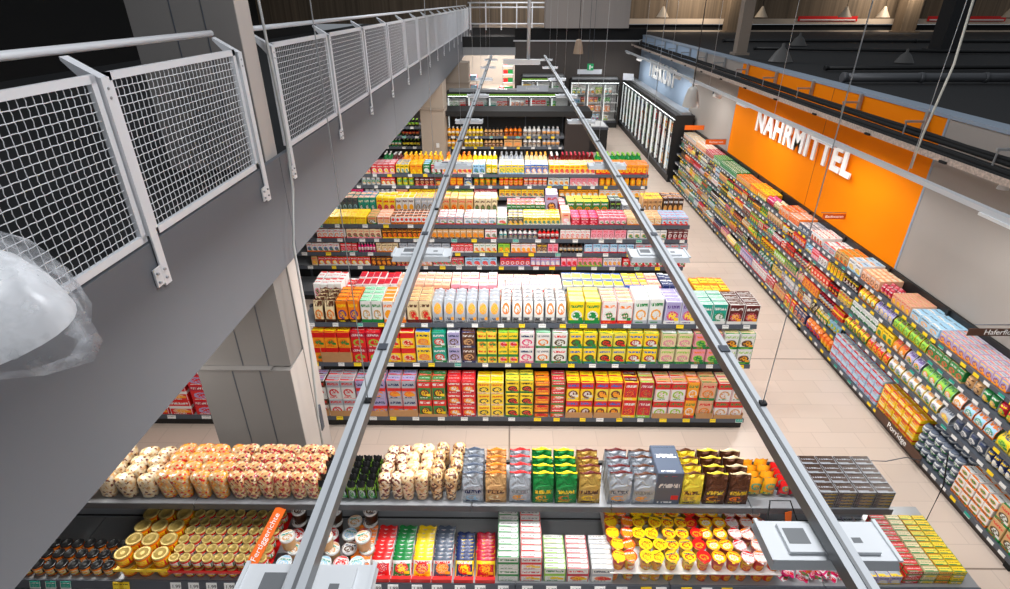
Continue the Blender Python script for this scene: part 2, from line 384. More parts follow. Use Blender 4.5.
for y in (7.98, 15.7): t.box(WX-.006, WX-.0005, y-.02, y+.02, 1.6, 4.06, mat('trim_bluegrey', hx('8d9bab'), .5))
t.box(WX-.004, WX-.0005, 11.045, 11.055, 1.6, 4.06, mat('joint_line', hx('8a4a05'), .6))
struct('trim_2', t)
# back wall with opening on its left
M_bw = noisy('back_wall_slats', hx('4e4743'), .08, 3, .7, stretch=(8, 1, .2))
struct('wall_back', MB().box(.17, 6.3, 28.62, 28.9, 0, 3.8, M_bw).box(.17, 6.3, 28.62, 28.9, 3.86, 4.36, M_black))
struct('trim_3', MB().box(.1, 6.04, 28.57, 28.61, 3.8, 3.86, M_white))
struct('wall_back_upper', MB().box(1.55, 5.4, 28.4, 29.4, 4.37, 9, noisy('upper_panel', hx('a39a94'), .05, 2, .7, stretch=(6, 1, .2))))
struct('wall_opening', MB().box(-12, -2.35, 28.6, 28.9, 0, 3.5, M_wall).box(-2.5, .2, 28.6, 28.9, 3.2, 3.55, M_steel).box(-2.5, .17, 28.65, 28.85, 3.55, 4.0, M_dark))
struct('wall_far', MB().box(-6, 3, 44, 44.2, 0, 4.2, noisy('far_wall', hx('c9c0b6'), .1, 2, .7)))

# neighbouring roof beyond the partition wall, and the far hall
struct('roof_neighbour', MB().box(6.35, 60, -3, 34, 3.7, 4.0, M_void))
M_slat = noisy('hall_slats', hx('6a5a48'), .85, 2.2, .7, stretch=(4, 1, .03))
struct('wall_hall_far', MB().box(-16, 62, 34.2, 34.5, 4.35, 9, M_slat).box(6.3, 62, 34.1, 34.3, 3.9, 4.32, M_black))
struct('wall_left_hall', MB().box(-14.3, -14, -3, 44, 0, 9, M_black))
ledge = MB(); ledge.box(6.3, 60, 33.95, 34.1, 4.36, 4.62, mat('ledge_light', hx('c9b8a6'), .5)).box(6.3, 60, 33.5, 33.6, 4.0, 4.07, mat('ledge_light', hx('c9b8a6'), .5)); struct('trim_4', ledge)

def banner(x, wd):
    o = mk('banner', MB().box(x, x+wd, 33.9, 33.94, 4.5, 4.75, cmat('red')).box(x+.1, x+wd-.1, 33.88, 33.9, 4.54, 4.6, cmat('white')), None)
    return o
for i, (x, wd) in enumerate(((15.6, 3.2), (22.6, 4.2), (30.5, 3.))):
    tag(banner(x, wd), ['short red banner strip on far hall ledge behind the suspension rod', 'long red banner strip on far hall ledge right of centre', 'rightmost red banner strip on the far hall ledge'][i], 'banner')

# hall luminaires and pendant lamps on far ledge
def beam_column(x, y, w_, z0, col, label):
    mb = MB().box(x-w_/2, x+w_/2, y-w_/2, y+w_/2, z0, 9, col).box(x-w_*.7, x+w_*.7, y-w_*.7, y+w_*.7, z0-.02, z0+.04, col)
    tag(mk('hall_column', mb), label, 'column')
beam_column(6.62, 17.6, .3, 4.13, noisy('col_taupe', hx('8b7d70'), .1, 3), 'slim taupe column standing behind the top of the partition wall')
beam_column(14.5, 20.5, .62, 4.02, mat('col_dark', hx('2c2c2e'), .6), 'thick dark column standing on the black roof at upper right')
beam_column(11.8, 33.2, .7, 4.02, M_slat, 'brown column in front of the far hall wall, left one')
beam_column(21, 33.2, .8, 4.02, M_slat, 'brown column in front of the far hall wall, right one')

# pipes, cables on dark roof
M_pipe = mat('pipe_grey', hx('66676a'), .45, .4)
def duct(pts, r, label, m=M_pipe):
    mb = MB().tube(pts, r, m, 10)
    for p in pts: mb.tube([(p[0]-.04, p[1], p[2]), (p[0]+.04, p[1], p[2])], r*1.18, m, 10)
    tag(mk('pipe', mb), label, 'pipe')
duct([(6.75, 12.1, 4.12), (8.3, 12.1, 4.12), (9.6, 12.1, 4.12), (13, 12.1, 4.12), (20, 12.1, 4.12)], .085, 'grey duct pipe lying on the black roof at right')
duct([(8.5, 24.5, 4.08), (16, 24.3, 4.08), (28, 24, 4.08)], .06, 'thin dark pipe crossing the black roof far back', M_dark)
duct([(8.2, 20.5, 4.08), (14, 19.2, 4.08), (24, 18.4, 4.08)], .05, 'thin dark pipe crossing the black roof in front of the column', M_dark)
duct([(7.5, 14.3, 4.08), (13, 14.6, 4.08), (20, 15.2, 4.08)], .05, 'thin dark pipe nearest the partition wall', M_dark)
def cone(x, y, z, r, label):
    mb = MB().lathe([(r, 0), (r*.95, .02), (r*.5, r*.8), (r*.15, r*1.1), (r*.12, r*1.4), (0, r*1.45)], mat('cowl', hx('5c5a58'), .5), 16, (x, y, z), cap=False)
    tag(mk('roof_cowl', mb), label, 'roof cowl')
cone(7.4, 16.6, 4.02, .32, 'grey cone cowl on black roof near the wall')
cone(10.7, 22.8, 4.02, .3, 'grey cone cowl on black roof farther back')
cone(10.6, 16.3, 4.02, .24, 'dim grey cone cowl on black roof between duct and column')
# timber frame stack at right edge
def rack(x, y, label):
    t_ = thing('timber_rack', label, 'rack', (x, y, 4.0))
    m = noisy('dark_timber', hx('3a2a1e'), .3, 6)
    for k in range(4): mk('upright', MB().bar((k*.5, 0, 0), (k*.5+.1, .3, .7), .07, m), t_)
    for z in (.15, .4, .62): mk('crossbar', MB().bar((-.1, .1, z), (1.8, .1, z), .06, m), t_)
rack(10.2, 11.6, 'dark timber frame rack lying at the right edge of the black roof')
# hanging lamps of the hall over the ledge
for i, x in enumerate((5.9, 8.0, 13.2, 17.6, 19.6, 26.2)):
    mb = MB().tube([(x, 33, 5.2), (x, 33, 9)], .012, M_dark, 6).lathe([(.34, 0), (.3, .05), (.1, .4), (.06, .5), (0, .52)], mat('lamp_bell', hx('b8a894'), .5), 12, (x, 33, 4.72), cap=False)
    tag(mk('pendant_lamp', mb), f'bell pendant lamp over the far hall ledge, number {["one", "two", "three", "four", "five", "six"][i]} from left', 'lamp')

# ------------------------------------------------------------------ gangway
GX = -2.3
M_fas = noisy('fascia_grey', hx('63666c'), .05, 1.3, .6); M_inner = mat('gangway_dark', hx('121214'), .8)  # the unlit dark of the gangway interior is put into its near-black colour
def struct_fascia():
    mb = MB().box(GX-.05, GX, -3, 48, 3.08, 4.13, M_fas)
    mb.box(GX-8, GX-.05, -3, 48, 3.6, 4.05, M_inner)
    return mb
struct('gangway_slab', struct_fascia())
struct('trim_5', MB().box(GX-.001, GX+.002, 5.49, 5.502, 3.08, 4.13, M_rail).box(GX-.001, GX+.002, 11.4, 11.41, 3.08, 4.13, M_rail).box(GX-.3, GX-.05, -3, 48, 3.07, 3.3, M_fas))
M_gal = mat('railing_paint', hx('e2e4e8'), .4, .1)
def mesh_panel(L_, h_):
    mb = MB(); f = .045
    mb.box(0, .03, 0, L_, 0, f, M_gal).box(0, .03, 0, L_, h_-f, h_, M_gal).box(0, .03, 0, f, 0, h_, M_gal).box(0, .03, L_-f, L_, 0, h_, M_gal)
    return mb.mesh('panel_frame')
def wires(L_, h_):
    mb = MB(); s = .052; r = .0028; k = int((L_-.08)/s)
    for i in range(1, k+1):
        y = .04+(L_-.08)*i/(k+1); n = int(h_/.052)*2; pts = [(.015+(.0015 if j % 2 else -.0015), y+(.0012 if (j+i) % 2 else -.0012), .04+(h_-.08)*j/n) for j in range(n+1)]
        mb.tube(pts, r, M_gal, 4)
    k2 = int((h_-.08)/s)
    for i in range(1, k2+1):
        z = .04+(h_-.08)*i/(k2+1); n = max(2, int(L_/.052))*1; pts = [(.015+(.0015 if j % 2 else -.0015), .04+(L_-.08)*j/n, z+(.0012 if (j+i) % 2 else -.0012)) for j in range(n+1)]
        mb.tube(pts, r, M_gal, 4)
    return mb.mesh('wire_mesh')
P_cache = {}
posts = [1.42, 3.3, 5.05, 5.78, 7.66, 9.5, 11.35, 13.2, 15.05, 16.9, 18.75, 20.6, 22.45, 24.3, 26.15, 28, 29.85, 31.7, 33.55]
for i in range(len(posts)):
    y = posts[i]; t_ = thing('railing_post', '', 'railing post', (GX+.022, y, 3.84), 0, None) if False else None
rail_t = thing('railing', 'pale grey wire mesh railing with tube handrail along the gangway edge', 'railing', (GX, 0, 4.13))
def post_mesh():
    mb = MB(); m = M_gal
    mb.box(.004, .016, -.035, .035, -.30, .99, m)
    mb.box(-.04, .016, -.035, -.025, .05, .99, m)
    return mb.mesh('post')
def plate_mesh():
    mb = MB(); m = M_gal; mb.box(.001, .014, -.11, -.03, -.28, -.16, m).box(.014, .02, -.11, -.03, -.16, -.15, m)
    for yy, z in ((-.09, -.19), (-.09, -.25), (-.012, -.19), (-.012, -.25)):
        mb.tube([(.014, yy, z), (.03, yy, z)], .009, M_steel, 6)
    return mb.mesh('bracket')
def arm_mesh():
    mb = MB(); m = M_gal
    mb.hexa([(-.17, -.035, 1.08), (.014, -.035, .86), (.014, .035, .86), (-.17, .035, 1.08), (-.17, -.035, 1.10), (.014, -.035, .99), (.014, .035, .99), (-.17, .035, 1.10)], m)
    for z in (.88, .93): mb.tube([(.01, 0, z), (.026, 0, z)], .009, M_steel, 6)
    return mb.mesh('handrail_arm')
pm, bm_, am = post_mesh(), plate_mesh(), arm_mesh()
for y in posts:
    mk('post', pm, rail_t, (0.006, y, 0)); mk('bracket', bm_, rail_t, (0.006, y, 0)); mk('handrail_arm', am, rail_t, (0, y, 0))
gaps = {2}
for i in range(len(posts)-1):
    if i in gaps: continue
    L_ = round(posts[i+1]-posts[i]-.09, 2)
    if L_ not in P_cache: P_cache[L_] = (mesh_panel(L_, .99), wires(L_, .99))
    a, b = P_cache[L_]
    fr = mk('mesh_panel', a, rail_t, (-.03, posts[i]+.045, .02)); mk('wire_mesh', b, fr)
mk('handrail', MB().tube([(-.19, -1, 1.13), (-.19, 5.06, 1.13)], .024, M_gal, 12), rail_t)
mk('handrail', MB().tube([(-.19, 5.76, 1.13), (-.19, 34, 1.13)], .024, M_gal, 12), rail_t)
# far cross railing
fr_t = thing('cross_railing', 'pale railing across the far end of the hall above the opening', 'railing', (-2.3, 33, 4.4))
for z in (0, .78, 1.0): mk('rail_bar', MB().tube([(0, 0, z), (4.3, 0, z)], .035, M_gal, 8), fr_t)
for k in range(6): mk('post', MB().bar((.12+k*.82, .0, -.3), (.12+k*.82, 0, 1.0), .06, M_gal), fr_t)
struct('ledge_far', MB().box(-2.2, 2.2, 33.1, 33.6, 3.6, 4.2, M_dark))

# columns
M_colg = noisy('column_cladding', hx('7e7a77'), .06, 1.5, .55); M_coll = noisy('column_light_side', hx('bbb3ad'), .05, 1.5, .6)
def column_near():
    t_ = thing('clad_column', 'large grey clad column standing through the gangway beside the cereal gondola', 'column', (-2.69, 5.30, 0))
    def P(x0, x1, y0, y1, z0, z1, seams):
        mb = MB(); mb.box(x0, x1, y0, y1, z0, z1, M_colg)
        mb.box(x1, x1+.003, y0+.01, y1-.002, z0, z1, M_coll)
        for s in seams: mb.box(s-.004, s+.004, y0-.004, y0, z0, z1, M_rail)
        return mb
    o = (-2.6, 4.8, 0)
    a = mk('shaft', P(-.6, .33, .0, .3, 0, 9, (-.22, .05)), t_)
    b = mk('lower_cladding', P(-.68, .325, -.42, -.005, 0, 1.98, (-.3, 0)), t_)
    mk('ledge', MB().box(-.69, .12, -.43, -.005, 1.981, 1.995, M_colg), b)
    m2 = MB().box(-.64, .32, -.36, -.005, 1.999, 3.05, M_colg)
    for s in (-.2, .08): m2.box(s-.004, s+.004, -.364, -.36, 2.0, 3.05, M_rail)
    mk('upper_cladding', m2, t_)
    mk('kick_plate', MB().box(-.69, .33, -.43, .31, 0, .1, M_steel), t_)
    mk('socket_box', MB().box(.334, .36, .02, .1, .75, 1.1, M_rail), t_)
column_near()
c2 = thing('clad_column', 'tan clad column under the far gangway beside the drinks shelf', 'column', (-2.7, 19.6, 0))
mk('shaft', MB().box(-.4, .4, 0, 1.2, 0, 3.08, noisy('column_tan', hx('a8998a'), .06, 1.5, .6)), c2)
mk('collar', MB().box(-.46, .43, -.05, 1.25, 2.2, 2.26, mat('collar', hx('9a8c7e'), .6)), c2)
mk('control_box', MB().box(.1, .2, -.04, -.001, .95, 1.1, M_white), c2)
c3 = thing('clad_column', 'farthest tan column at the end of the gangway near the opening', 'column', (-2.7, 26.5, 0))
mk('shaft', MB().box(-.4, .8, 0, .9, 0, 3.07, noisy('column_tan', hx('a8998a'), .06, 1.5, .6)), c3)
mk('collar', MB().box(-.46, .83, -.05, .95, 2.2, 2.26, mat('collar', hx('9a8c7e'), .6)), c3)
cb = MB().tube([(-2.31, 5.75, 9), (-2.31, 5.72, 5.5), (-2.26, 5.66, 4.3), (-2.22, 5.5, 3.8), (-2.21, 5.22, 3.3), (-2.19, 5.15, 2.6), (-2.2, 5.1, 2), (-2.235, 5.05, 1.2), (-2.245, 5.02, .4)], .014, mat('cable_grey', hx('b4b4b2'), .5), 8)
tag(mk('cable', cb), 'thick pale cable hanging down the light side of the near column', 'cable')
# inside the dark upper floor
tag(mk('concrete_beam', MB().hexa([(-7.2, 5, 4.1), (-6.5, 5, 4.1), (-6.5, 5.8, 4.1), (-7.2, 5.8, 4.1), (-9.2, 5, 8), (-8.4, 5, 8), (-8.4, 5.8, 8), (-9.2, 5.8, 8)], noisy('beam_taupe', hx('4a4540'), .1, 3))), 'slanted dim brace behind the railing at upper left', 'beam')

# ------------------------------------------------------------------ gondolas
def gondola(name, label, cat, x0, x1, yb, base_y, levels, rear=True, bays=1.25, railh=.055, tagw=.07, tagstep=.3, tagseed=1, top_z=None, face=None, board=None):
    """levels: list of (z, front y). rear shelves mirror the front about yb."""
    r = random.Random(tagseed); t_ = thing(name, label, cat, ((x0+x1)/2, yb, 0)); ox, oy = (x0+x1)/2, yb
    n = max(1, round((x1-x0)/bays)); bw = (x1-x0)/n; zt = levels[-1][0]
    ry = 2*yb-base_y
    mk('base_plinth', MB().box(x0-ox, x1-ox, base_y+.05-oy, (ry-.05 if rear else yb)-oy, 0, levels[0][0]-.05, M_dark), t_)
    mk('back_panel', MB().box(x0-ox, x1-ox, -.015, .015, levels[0][0]-.05, (top_z or zt+.02), M_dark), t_)
    for i in range(n+1):
        mk('upright', MB().box(x0+i*bw-ox-.02, x0+i*bw-ox+.02, -.03, .03, 0.02, (top_z or zt+.02), M_rail), t_)
    tg = 0
    for li, (z, yf) in enumerate(levels):
        for i in range(n):
            a, b = x0+i*bw-ox+.003, x0+(i+1)*bw-ox-.003
            s = mk('shelf', MB().box(a, b, yf-oy+.012, -.031, z-.03, z-.002, board or M_board), t_)
            mk('price_rail', MB().hexa([(a, yf-oy-.012, z-railh), (b, yf-oy-.012, z-railh), (b, yf-oy+.011, z-railh), (a, yf-oy+.011, z-railh), (a, yf-oy, z+.004), (b, yf-oy, z+.004), (b, yf-oy+.011, z+.004), (a, yf-oy+.011, z+.004)], face or M_rail), s)
            if rear: mk('shelf', MB().box(a, b, .031, 2*yb-yf-oy-.012, z-.03, z-.002, M_board).box(a, b, 2*yb-yf-oy-.011, 2*yb-yf-oy+.01, z-railh, z+.004, M_rail), t_)
        x = x0+.1
        while x < x1-.1 and tg < 98:
            m = r.choices([M_tagw, M_tagy, M_tagg], [5, 3, .6])[0]; tw = tagw*r.uniform(.85, 1.15)
            mk('price_tag', MB().hexa([(x-ox, yf-oy-.017, z-railh+.006), (x+tw-ox, yf-oy-.017, z-railh+.006), (x+tw-ox, yf-oy-.013, z-railh+.006), (x-ox, yf-oy-.013, z-railh+.006),
                (x-ox, yf-oy-.006, z), (x+tw-ox, yf-oy-.006, z), (x+tw-ox, yf-oy-.002, z), (x-ox, yf-oy-.002, z)], m), t_); tg += 1
            x += tagstep*r.uniform(.7, 1.3)
    return t_
# A: cereal gondola
AX0, AX1 = -2.87, 3.36
A_b, A_m, A_t = 6.24, 6.44, 6.52
gondola('gondola_shelf', 'long double-sided cereal gondola right of the big grey column', 'shelf', AX0, AX1, 7.0, 6.24, [(.2, A_b), (1.0, A_m), (1.6, A_t)], tagw=.09, tagseed=3)
def fA(y, z): return lambda p: PX(p, y, z)
def rowpx(S, y, z, kind, rows_, hh, dd, rr, stk, x_off=0):
    for it in rows_:
        p0, p1, n, cols = it[:4]; o = dict(it[4]) if len(it) > 4 else {}
        k = o.pop('kind', kind); h = o.pop('h', hh); d = o.pop('d', dd); r_ = o.pop('rows', rr); s_ = o.pop('stack', stk)
        a0, a1 = PX(p0, y, z), PX(p1, y, z)
        if S.rz > 3: a0, a1 = -a1, -a0
        block(S, a0, a1, n, k, cols, h, d, r_, s_, **o)
S = Shelf((0, A_b, .2), 0, 'on the bottom shelf of the cereal gondola')
rowpx(S, A_b, .25, 'cereal', [
 (318, 329, 1, 'white brown red red lilac', dict(style=1)), (330, 358, 2, 'white silver red red silver', dict(style=1)), (358.5, 388, 2, 'lilac red amber navy silver', dict(style=4)),
 (389, 418, 2, 'silver red orange navy lilac', dict(style=4)), (419, 447, 2, 'green red chocolate white green', dict(style=1)), (448, 476, 2, 'red crimson amber white red', dict(stack=3, h=.205)),
 (477.5, 504, 2, 'yellow cream black red yellow', dict(style=0, stack=3, h=.2)), (505, 533, 2, 'yellow green black black lemon', dict(stack=3, h=.21)),
 (534, 549, 1, 'orange black red yellow orange', dict(style=4, stack=4, h=.15)), (550, 564, 1, 'red green orange white crimson', dict(style=4, stack=4, h=.155)),
 (565, 592, 2, 'yellow red brown blue yellow', dict(style=1)), (593, 620, 2, 'lemon red brown blue yellow', dict(style=1)), (620.5, 635, 1, 'red yellow crimson white maroon', {}),
 (635.5, 650, 1, 'crimson lime red white tan', {}), (651, 682, 2, 'white red lime green tan', dict(style=1)), (682.5, 694, 1, 'amber red white green peach', dict(style=0)),
 (695, 711, 1, 'peach green orange red tan', {}), (712, 741, 2, 'white red tan green cream', dict(style=1))], .31, .13, 2, 2)
def tray(p0, p1, y, z, h, label, m=M_card):
    a0, a1 = PX(p0, y, z)+.003, PX(p1, y, z)-.003
    tag(mk('display_tray', MB().box(a0, a1, y+.001, y+.005, z+.001, z+h, m).box(a0-.002, a0, y+.001, y+.26, z+.001, z+h*1.4, m).box(a1, a1+.002, y+.001, y+.26, z+.001, z+h*1.4, m)), label, 'tray')
for p0, p1, h_, lb in ((318, 329, .12, 'brown cardboard tray at the left end of the bottom cereal shelf'), (330, 358, .1, 'cardboard tray under the silver and white cereal boxes'), (358.5, 388, .1, 'cardboard tray under the lilac cereal boxes'), (389, 418, .12, 'cardboard tray under the silver boxes left of the green ones'),
  (419, 447, .05, 'low cardboard tray under the green cereal boxes'), (565, 592, .1, 'cardboard tray under the left yellow and brown cereal boxes'), (593, 620, .1, 'cardboard tray under the right yellow and brown cereal boxes'), (651, 682, .09, 'cardboard tray under the white and lime boxes'), (695, 711, .1, 'cardboard tray under the peach boxes near the right end'), (712, 741, .07, 'cardboard tray at the right end of the bottom shelf')):
    tray(p0, p1, A_b, .2, h_, lb)
tray(322, 352, A_m, 1.0, .17, 'tall cardboard tray on the middle cereal shelf at left')
S = Shelf((0, A_m, 1.0), 0, 'on the middle shelf of the cereal gondola')
rowpx(S, A_m, 1.05, 'cereal', [
 (314, 352, 3, 'amber red orange red yellow', dict(style=1)), (352.5, 383, 2, 'red crimson lime white red', dict(style=1)), (387, 416, 2, 'yellow red cream red red', dict(style=1)),
 (416.5, 432, 1, 'yellow silver orange navy blue', {}), (433, 447, 1, 'teal green red white teal', {}), (448, 461, 1, 'lilac white brown navy silver', {}), (462, 476, 1, 'brown navy tan white brown', {}),
 (477.5, 497, 2, 'lemon green orange red green', dict(style=4)), (498, 518, 2, 'yellow green pink green lime', dict(style=4)), (519, 534, 1, 'white pink magenta navy white', {}),
 (535, 550, 1, 'white green orange grey mint', {}), (551, 567, 1, 'white green brown red white', {}), (568, 596, 2, 'yellow green brown blue yellow', {}), (597, 625, 2, 'lemon green chocolate blue yellow', {}),
 (625.5, 656, 2, 'yellow green crimson blue lemon', {}), (658, 689, 2, 'cream green pink lime white', {}), (690, 718, 2, 'pink green lime orange peach', {}), (719, 750, 2, 'white green maroon lime cream', {})], .245, .12, 2, 2)
S = Shelf((0, A_t, 1.6), 0, 'on the top shelf of the cereal gondola')
rowpx(S, A_t, 1.63, 'bag', [
 (314, 336, 2, 'cream brown orange brown', {}), (337, 360, 2, 'orange chocolate purple yellow', dict(kind='box')), (361, 383, 2, 'white green tan green mint', dict(kind='box')), (383.5, 406, 2, 'white orange amber orange orange', dict(kind='box')),
 (407, 432, 2, 'cream maroon tan brown tan', dict(kind='box')), (432.5, 500, 6, 'silver silver amber slate', dict(style=3)), (500.5, 566, 6, 'white grey orange black', dict(style=3)),
 (568, 600, 2, 'yellow green white green tan', dict(kind='box', style=0)), (600.5, 632, 2, 'white red white orange peach', dict(kind='box')), (632.5, 662, 2, 'white silver amber green white', dict(kind='box', h=.39)),
 (663, 695, 2, 'lilac white magenta purple lilac', dict(kind='box')), (695.5, 725, 2, 'teal white green white mint', dict(kind='box', h=.31)), (726, 757, 2, 'maroon white crimson white brown', dict(kind='box', h=.3))], .345, .1, 4, 1)
Yr = 7.48
S = Shelf((0, Yr, 1.6), PI, 'on the rear top of the cereal gondola', noun='muesli bar box')
rowpx(S, 7.05, 1.9, 'box', [
 (312, 341, 4, 'white red pink red white', dict(style=3)), (341.5, 354, 2, 'red white red white red', dict(h=.22)), (355, 397, 6, 'white red red red crimson', dict(style=3)),
 (397.5, 450, 6, 'peach white pink crimson peach', {}), (450.5, 497, 5, 'pink white peach maroon peach', {}), (497.5, 562, 8, 'white pink peach red pink', dict(h=.3)), (563, 624, 6, 'silver blue amber navy yellow', {}),
 (624.5, 648, 3, 'blue yellow amber white amber', {}), (648.5, 661, 2, 'pink white red red peach', {}), (662, 690, 4, 'navy white grey white navy', {}), (696, 730, 4, 'amber yellow orange brown yellow', dict(h=.26))], .33, .2, 2, 1)
# C and D
gondola('gondola_shelf', 'second long gondola from the cereal gondola, with four tightly spaced shelves', 'shelf', -5.6, 3.52, 10.85, 10.1, [(.2, 10.1), (.7, 10.3), (1.0, 10.3), (1.3, 10.3), (1.6, 10.3)], tagseed=5, tagw=.1, tagstep=.42, railh=.07)
gondola('gondola_shelf', 'third long gondola, ending in the green and dark red bottles', 'shelf', -6.2, 3.5, 14.45, 13.7, [(.2, 13.7), (.7, 13.9), (1.0, 13.9), (1.3, 13.9), (1.6, 13.9)], tagseed=6, tagw=.1, tagstep=.45, railh=.075)
def chop(S, y, z, items, **k):
    rowpx(S, y, z, k['kind'], items, k['h'], k['d'], k['rows'], k['stack'])
c_where = {1.6: 'on the top shelf of the second gondola', 1.3: 'second shelf down on the second gondola', 1.0: 'third shelf down on the second gondola', .7: 'fourth shelf down on the second gondola'}
def fill(y, z, where, data, **k):
    S = Shelf((0, y, z), 0, where, True, {1.6: 'biscuit box', 1.3: 'snack box', 1.0: 'sweets box', .7: 'chocolate box'}[z] if y < 12 else {1.6: 'pasta box', 1.3: 'sauce box', 1.0: 'soup box'}[z]); chop(S, y, z+.05, data, **dict(dict(kind='box', h=.21, d=.16, rows=1, stack=1), **k))
fill(10.3, 1.6, c_where[1.6], [
 (306, 321, 3, 'lemon white amber red lemon'), (322, 366, 8, 'yellow lemon amber red yellow'), (367, 376, 1, 'tan green brown red tan'), (377, 390, 2, 'peach white tan red peach'), (391, 430, 9, 'white orange red brown brown', dict(style=3)),
 (431, 463, 4, 'silver red white red white'), (464, 496, 4, 'white red sky navy silver'), (497, 507, 1, 'white lime pink green white'), (508, 523, 3, 'black yellow grey white slate'), (523.5, 560, 8, 'yellow white slate black yellow'),
 (561, 570, 1, 'peach white pink red peach', dict(h=.26)), (571, 598, 3, 'crimson red pink white magenta'), (598.5, 626, 5, 'pink crimson white red crimson'), (627, 661, 5, 'cream orange tan orange peach'), (661.5, 688, 5, 'sky red white red sky')], h=.16, d=.145, rows=3)
fill(10.3, 1.3, c_where[1.3], [
 (316, 345, 5, 'white red orange red cream'), (346, 381, 6, 'cream pink crimson red white'), (382, 427, 9, 'maroon yellow orange amber crimson'), (431, 484, 9, 'tan brown orange white cream'), (485, 497, 2, 'white red silver red white'),
 (499, 507, 2, 'white teal sky blue white', dict(kind='bottle')), (508, 537, 6, 'white navy teal red', dict(kind='bottle')), (537.5, 559, 5, 'red white crimson white', dict(kind='bottle')), (560, 590, 6, 'white peach red red pink'), (590.5, 626, 6, 'pink white crimson red white'),
 (627, 666, 6, 'white silver tan grey white'), (667, 687, 4, 'maroon crimson white white crimson')], h=.2, d=.12)
fill(10.3, 1.0, c_where[1.0], [
 (306, 339, 6, 'white orange blue red white'), (340, 357, 3, 'red teal pink white mint'), (357.5, 375, 6, 'magenta white pink white magenta', dict(kind='bottle')), (376, 398, 4, 'cream orange tan brown tan'),
 (399, 450, 6, 'silver grey white slate silver'), (451, 473, 5, 'red white pink white red'), (473.5, 497, 4, 'white yellow cream green white'), (498, 510, 2, 'lime yellow red green white'), (511, 536, 5, 'white orange amber red cream'), (536.5, 547, 2, 'brown white tan yellow brown'),
 (547.5, 558, 2, 'pink white magenta red white'), (559, 583, 6, 'chocolate white tan black', dict(kind='bottle')), (584, 634, 6, 'sky red white navy sky'), (634.5, 687, 6, 'silver sky red red sky')], h=.2, d=.12)
fill(10.3, .7, c_where[.7], [
 (311, 317, 1, 'tan cream orange red tan'), (318, 370, 8, 'red white yellow white white'), (371, 396, 5, 'brown maroon orange amber maroon'), (396.5, 414, 4, 'maroon red tan white red'), (415, 432, 3, 'peach tan pink red cream'),
 (433, 464, 5, 'crimson white red white red'), (465, 497, 4, 'sky white red navy white'), (500, 530, 6, 'red lilac white purple red'), (530.5, 560, 6, 'lilac red white red purple'), (561, 577, 3, 'pink magenta red white pink'),
 (577.5, 602, 5, 'pink lime red red white'), (603, 621, 4, 'white lilac red purple white'), (622, 685, 9, 'red crimson white white red')], h=.2, d=.12)
def rear(y, yfront, z, where, data, h, d, rows):
    S = Shelf((0, y, z), PI, where, True, 'cracker box'); rowpx(S, yfront, z+.2, 'box', data, h, d, rows, 1)
rear(11.38, 10.92, 1.6, 'on the rear top of the second gondola', [
 (336, 357, 4, 'slate teal sky navy peach'), (357.5, 375, 3, 'teal blue green white peach'), (375.5, 395, 3, 'yellow white red red yellow', dict(style=0)), (395.5, 414, 3, 'white yellow amber brown yellow', {}), (414.5, 433, 3, 'silver yellow brown white amber', {}),
 (434, 473, 5, 'tan yellow orange red peach', {}), (474, 497, 4, 'cream tan brown brown cream', {}), (507, 545, 8, 'green red black white crimson', dict(h=.2)), (545.5, 558, 1, 'lilac silver maroon crimson silver', dict(h=.42)), (559, 566, 1, 'crimson grey red white grey', dict(h=.2)),
 (567, 609, 5, 'green amber orange white yellow', dict(h=.27)), (610, 621, 2, 'black white green lime slate', dict(h=.28)), (622, 641, 3, 'silver grey black black white', dict(h=.2)), (643, 662, 4, 'tan amber brown brown yellow', {}), (663, 683, 4, 'chocolate amber tan white maroon', {})], .34, .2, 2)
d_where = {1.6: 'on the top shelf of the third gondola', 1.3: 'second shelf down on the third gondola', 1.0: 'third shelf down on the third gondola'}
fill(13.9, 1.6, d_where[1.6], [
 (352, 370, 3, 'peach cream pink red cream'), (371, 395, 4, 'red pink white white pink'), (396, 409, 3, 'yellow slate white black silver'), (410, 422, 2, 'amber yellow orange red yellow'), (423, 430, 1, 'green navy white white sky'), (431, 441, 2, 'crimson green white white green'),
 (442, 457, 3, 'white pink amber red cream'), (457.5, 472, 3, 'yellow white red red cream'), (473, 485, 2, 'sky white blue navy sky'), (486, 497, 2, 'yellow black white green white'), (499, 524, 4, 'yellow sky green blue white'), (525, 548, 4, 'blue white amber yellow silver'),
 (549, 595, 9, 'yellow white red red peach'), (596, 648, 9, 'amber red yellow crimson orange')], h=.25, d=.16, rows=3)
fill(13.9, 1.3, d_where[1.3], [
 (361, 380, 4, 'green white silver white', dict(kind='jar')), (381, 395, 3, 'red white yellow white crimson'), (396, 414, 3, 'green yellow lime white', dict(kind='jar')), (415, 434, 4, 'maroon red tan white brown'), (435, 449, 2, 'brown orange tan red tan'), (450, 463, 2, 'orange crimson yellow yellow red'),
 (464, 472, 1, 'navy white sky white silver'), (473, 497, 4, 'yellow green orange red', dict(kind='jar')), (499, 523, 5, 'orange yellow red white', dict(kind='jar')), (523.5, 547, 5, 'amber red white red', dict(kind='jar')), (548, 569, 4, 'white sky yellow black lemon'), (570, 598, 5, 'pink white red red pink'), (599, 648, 8, 'yellow orange amber red', dict(kind='jar'))], h=.21, d=.13)
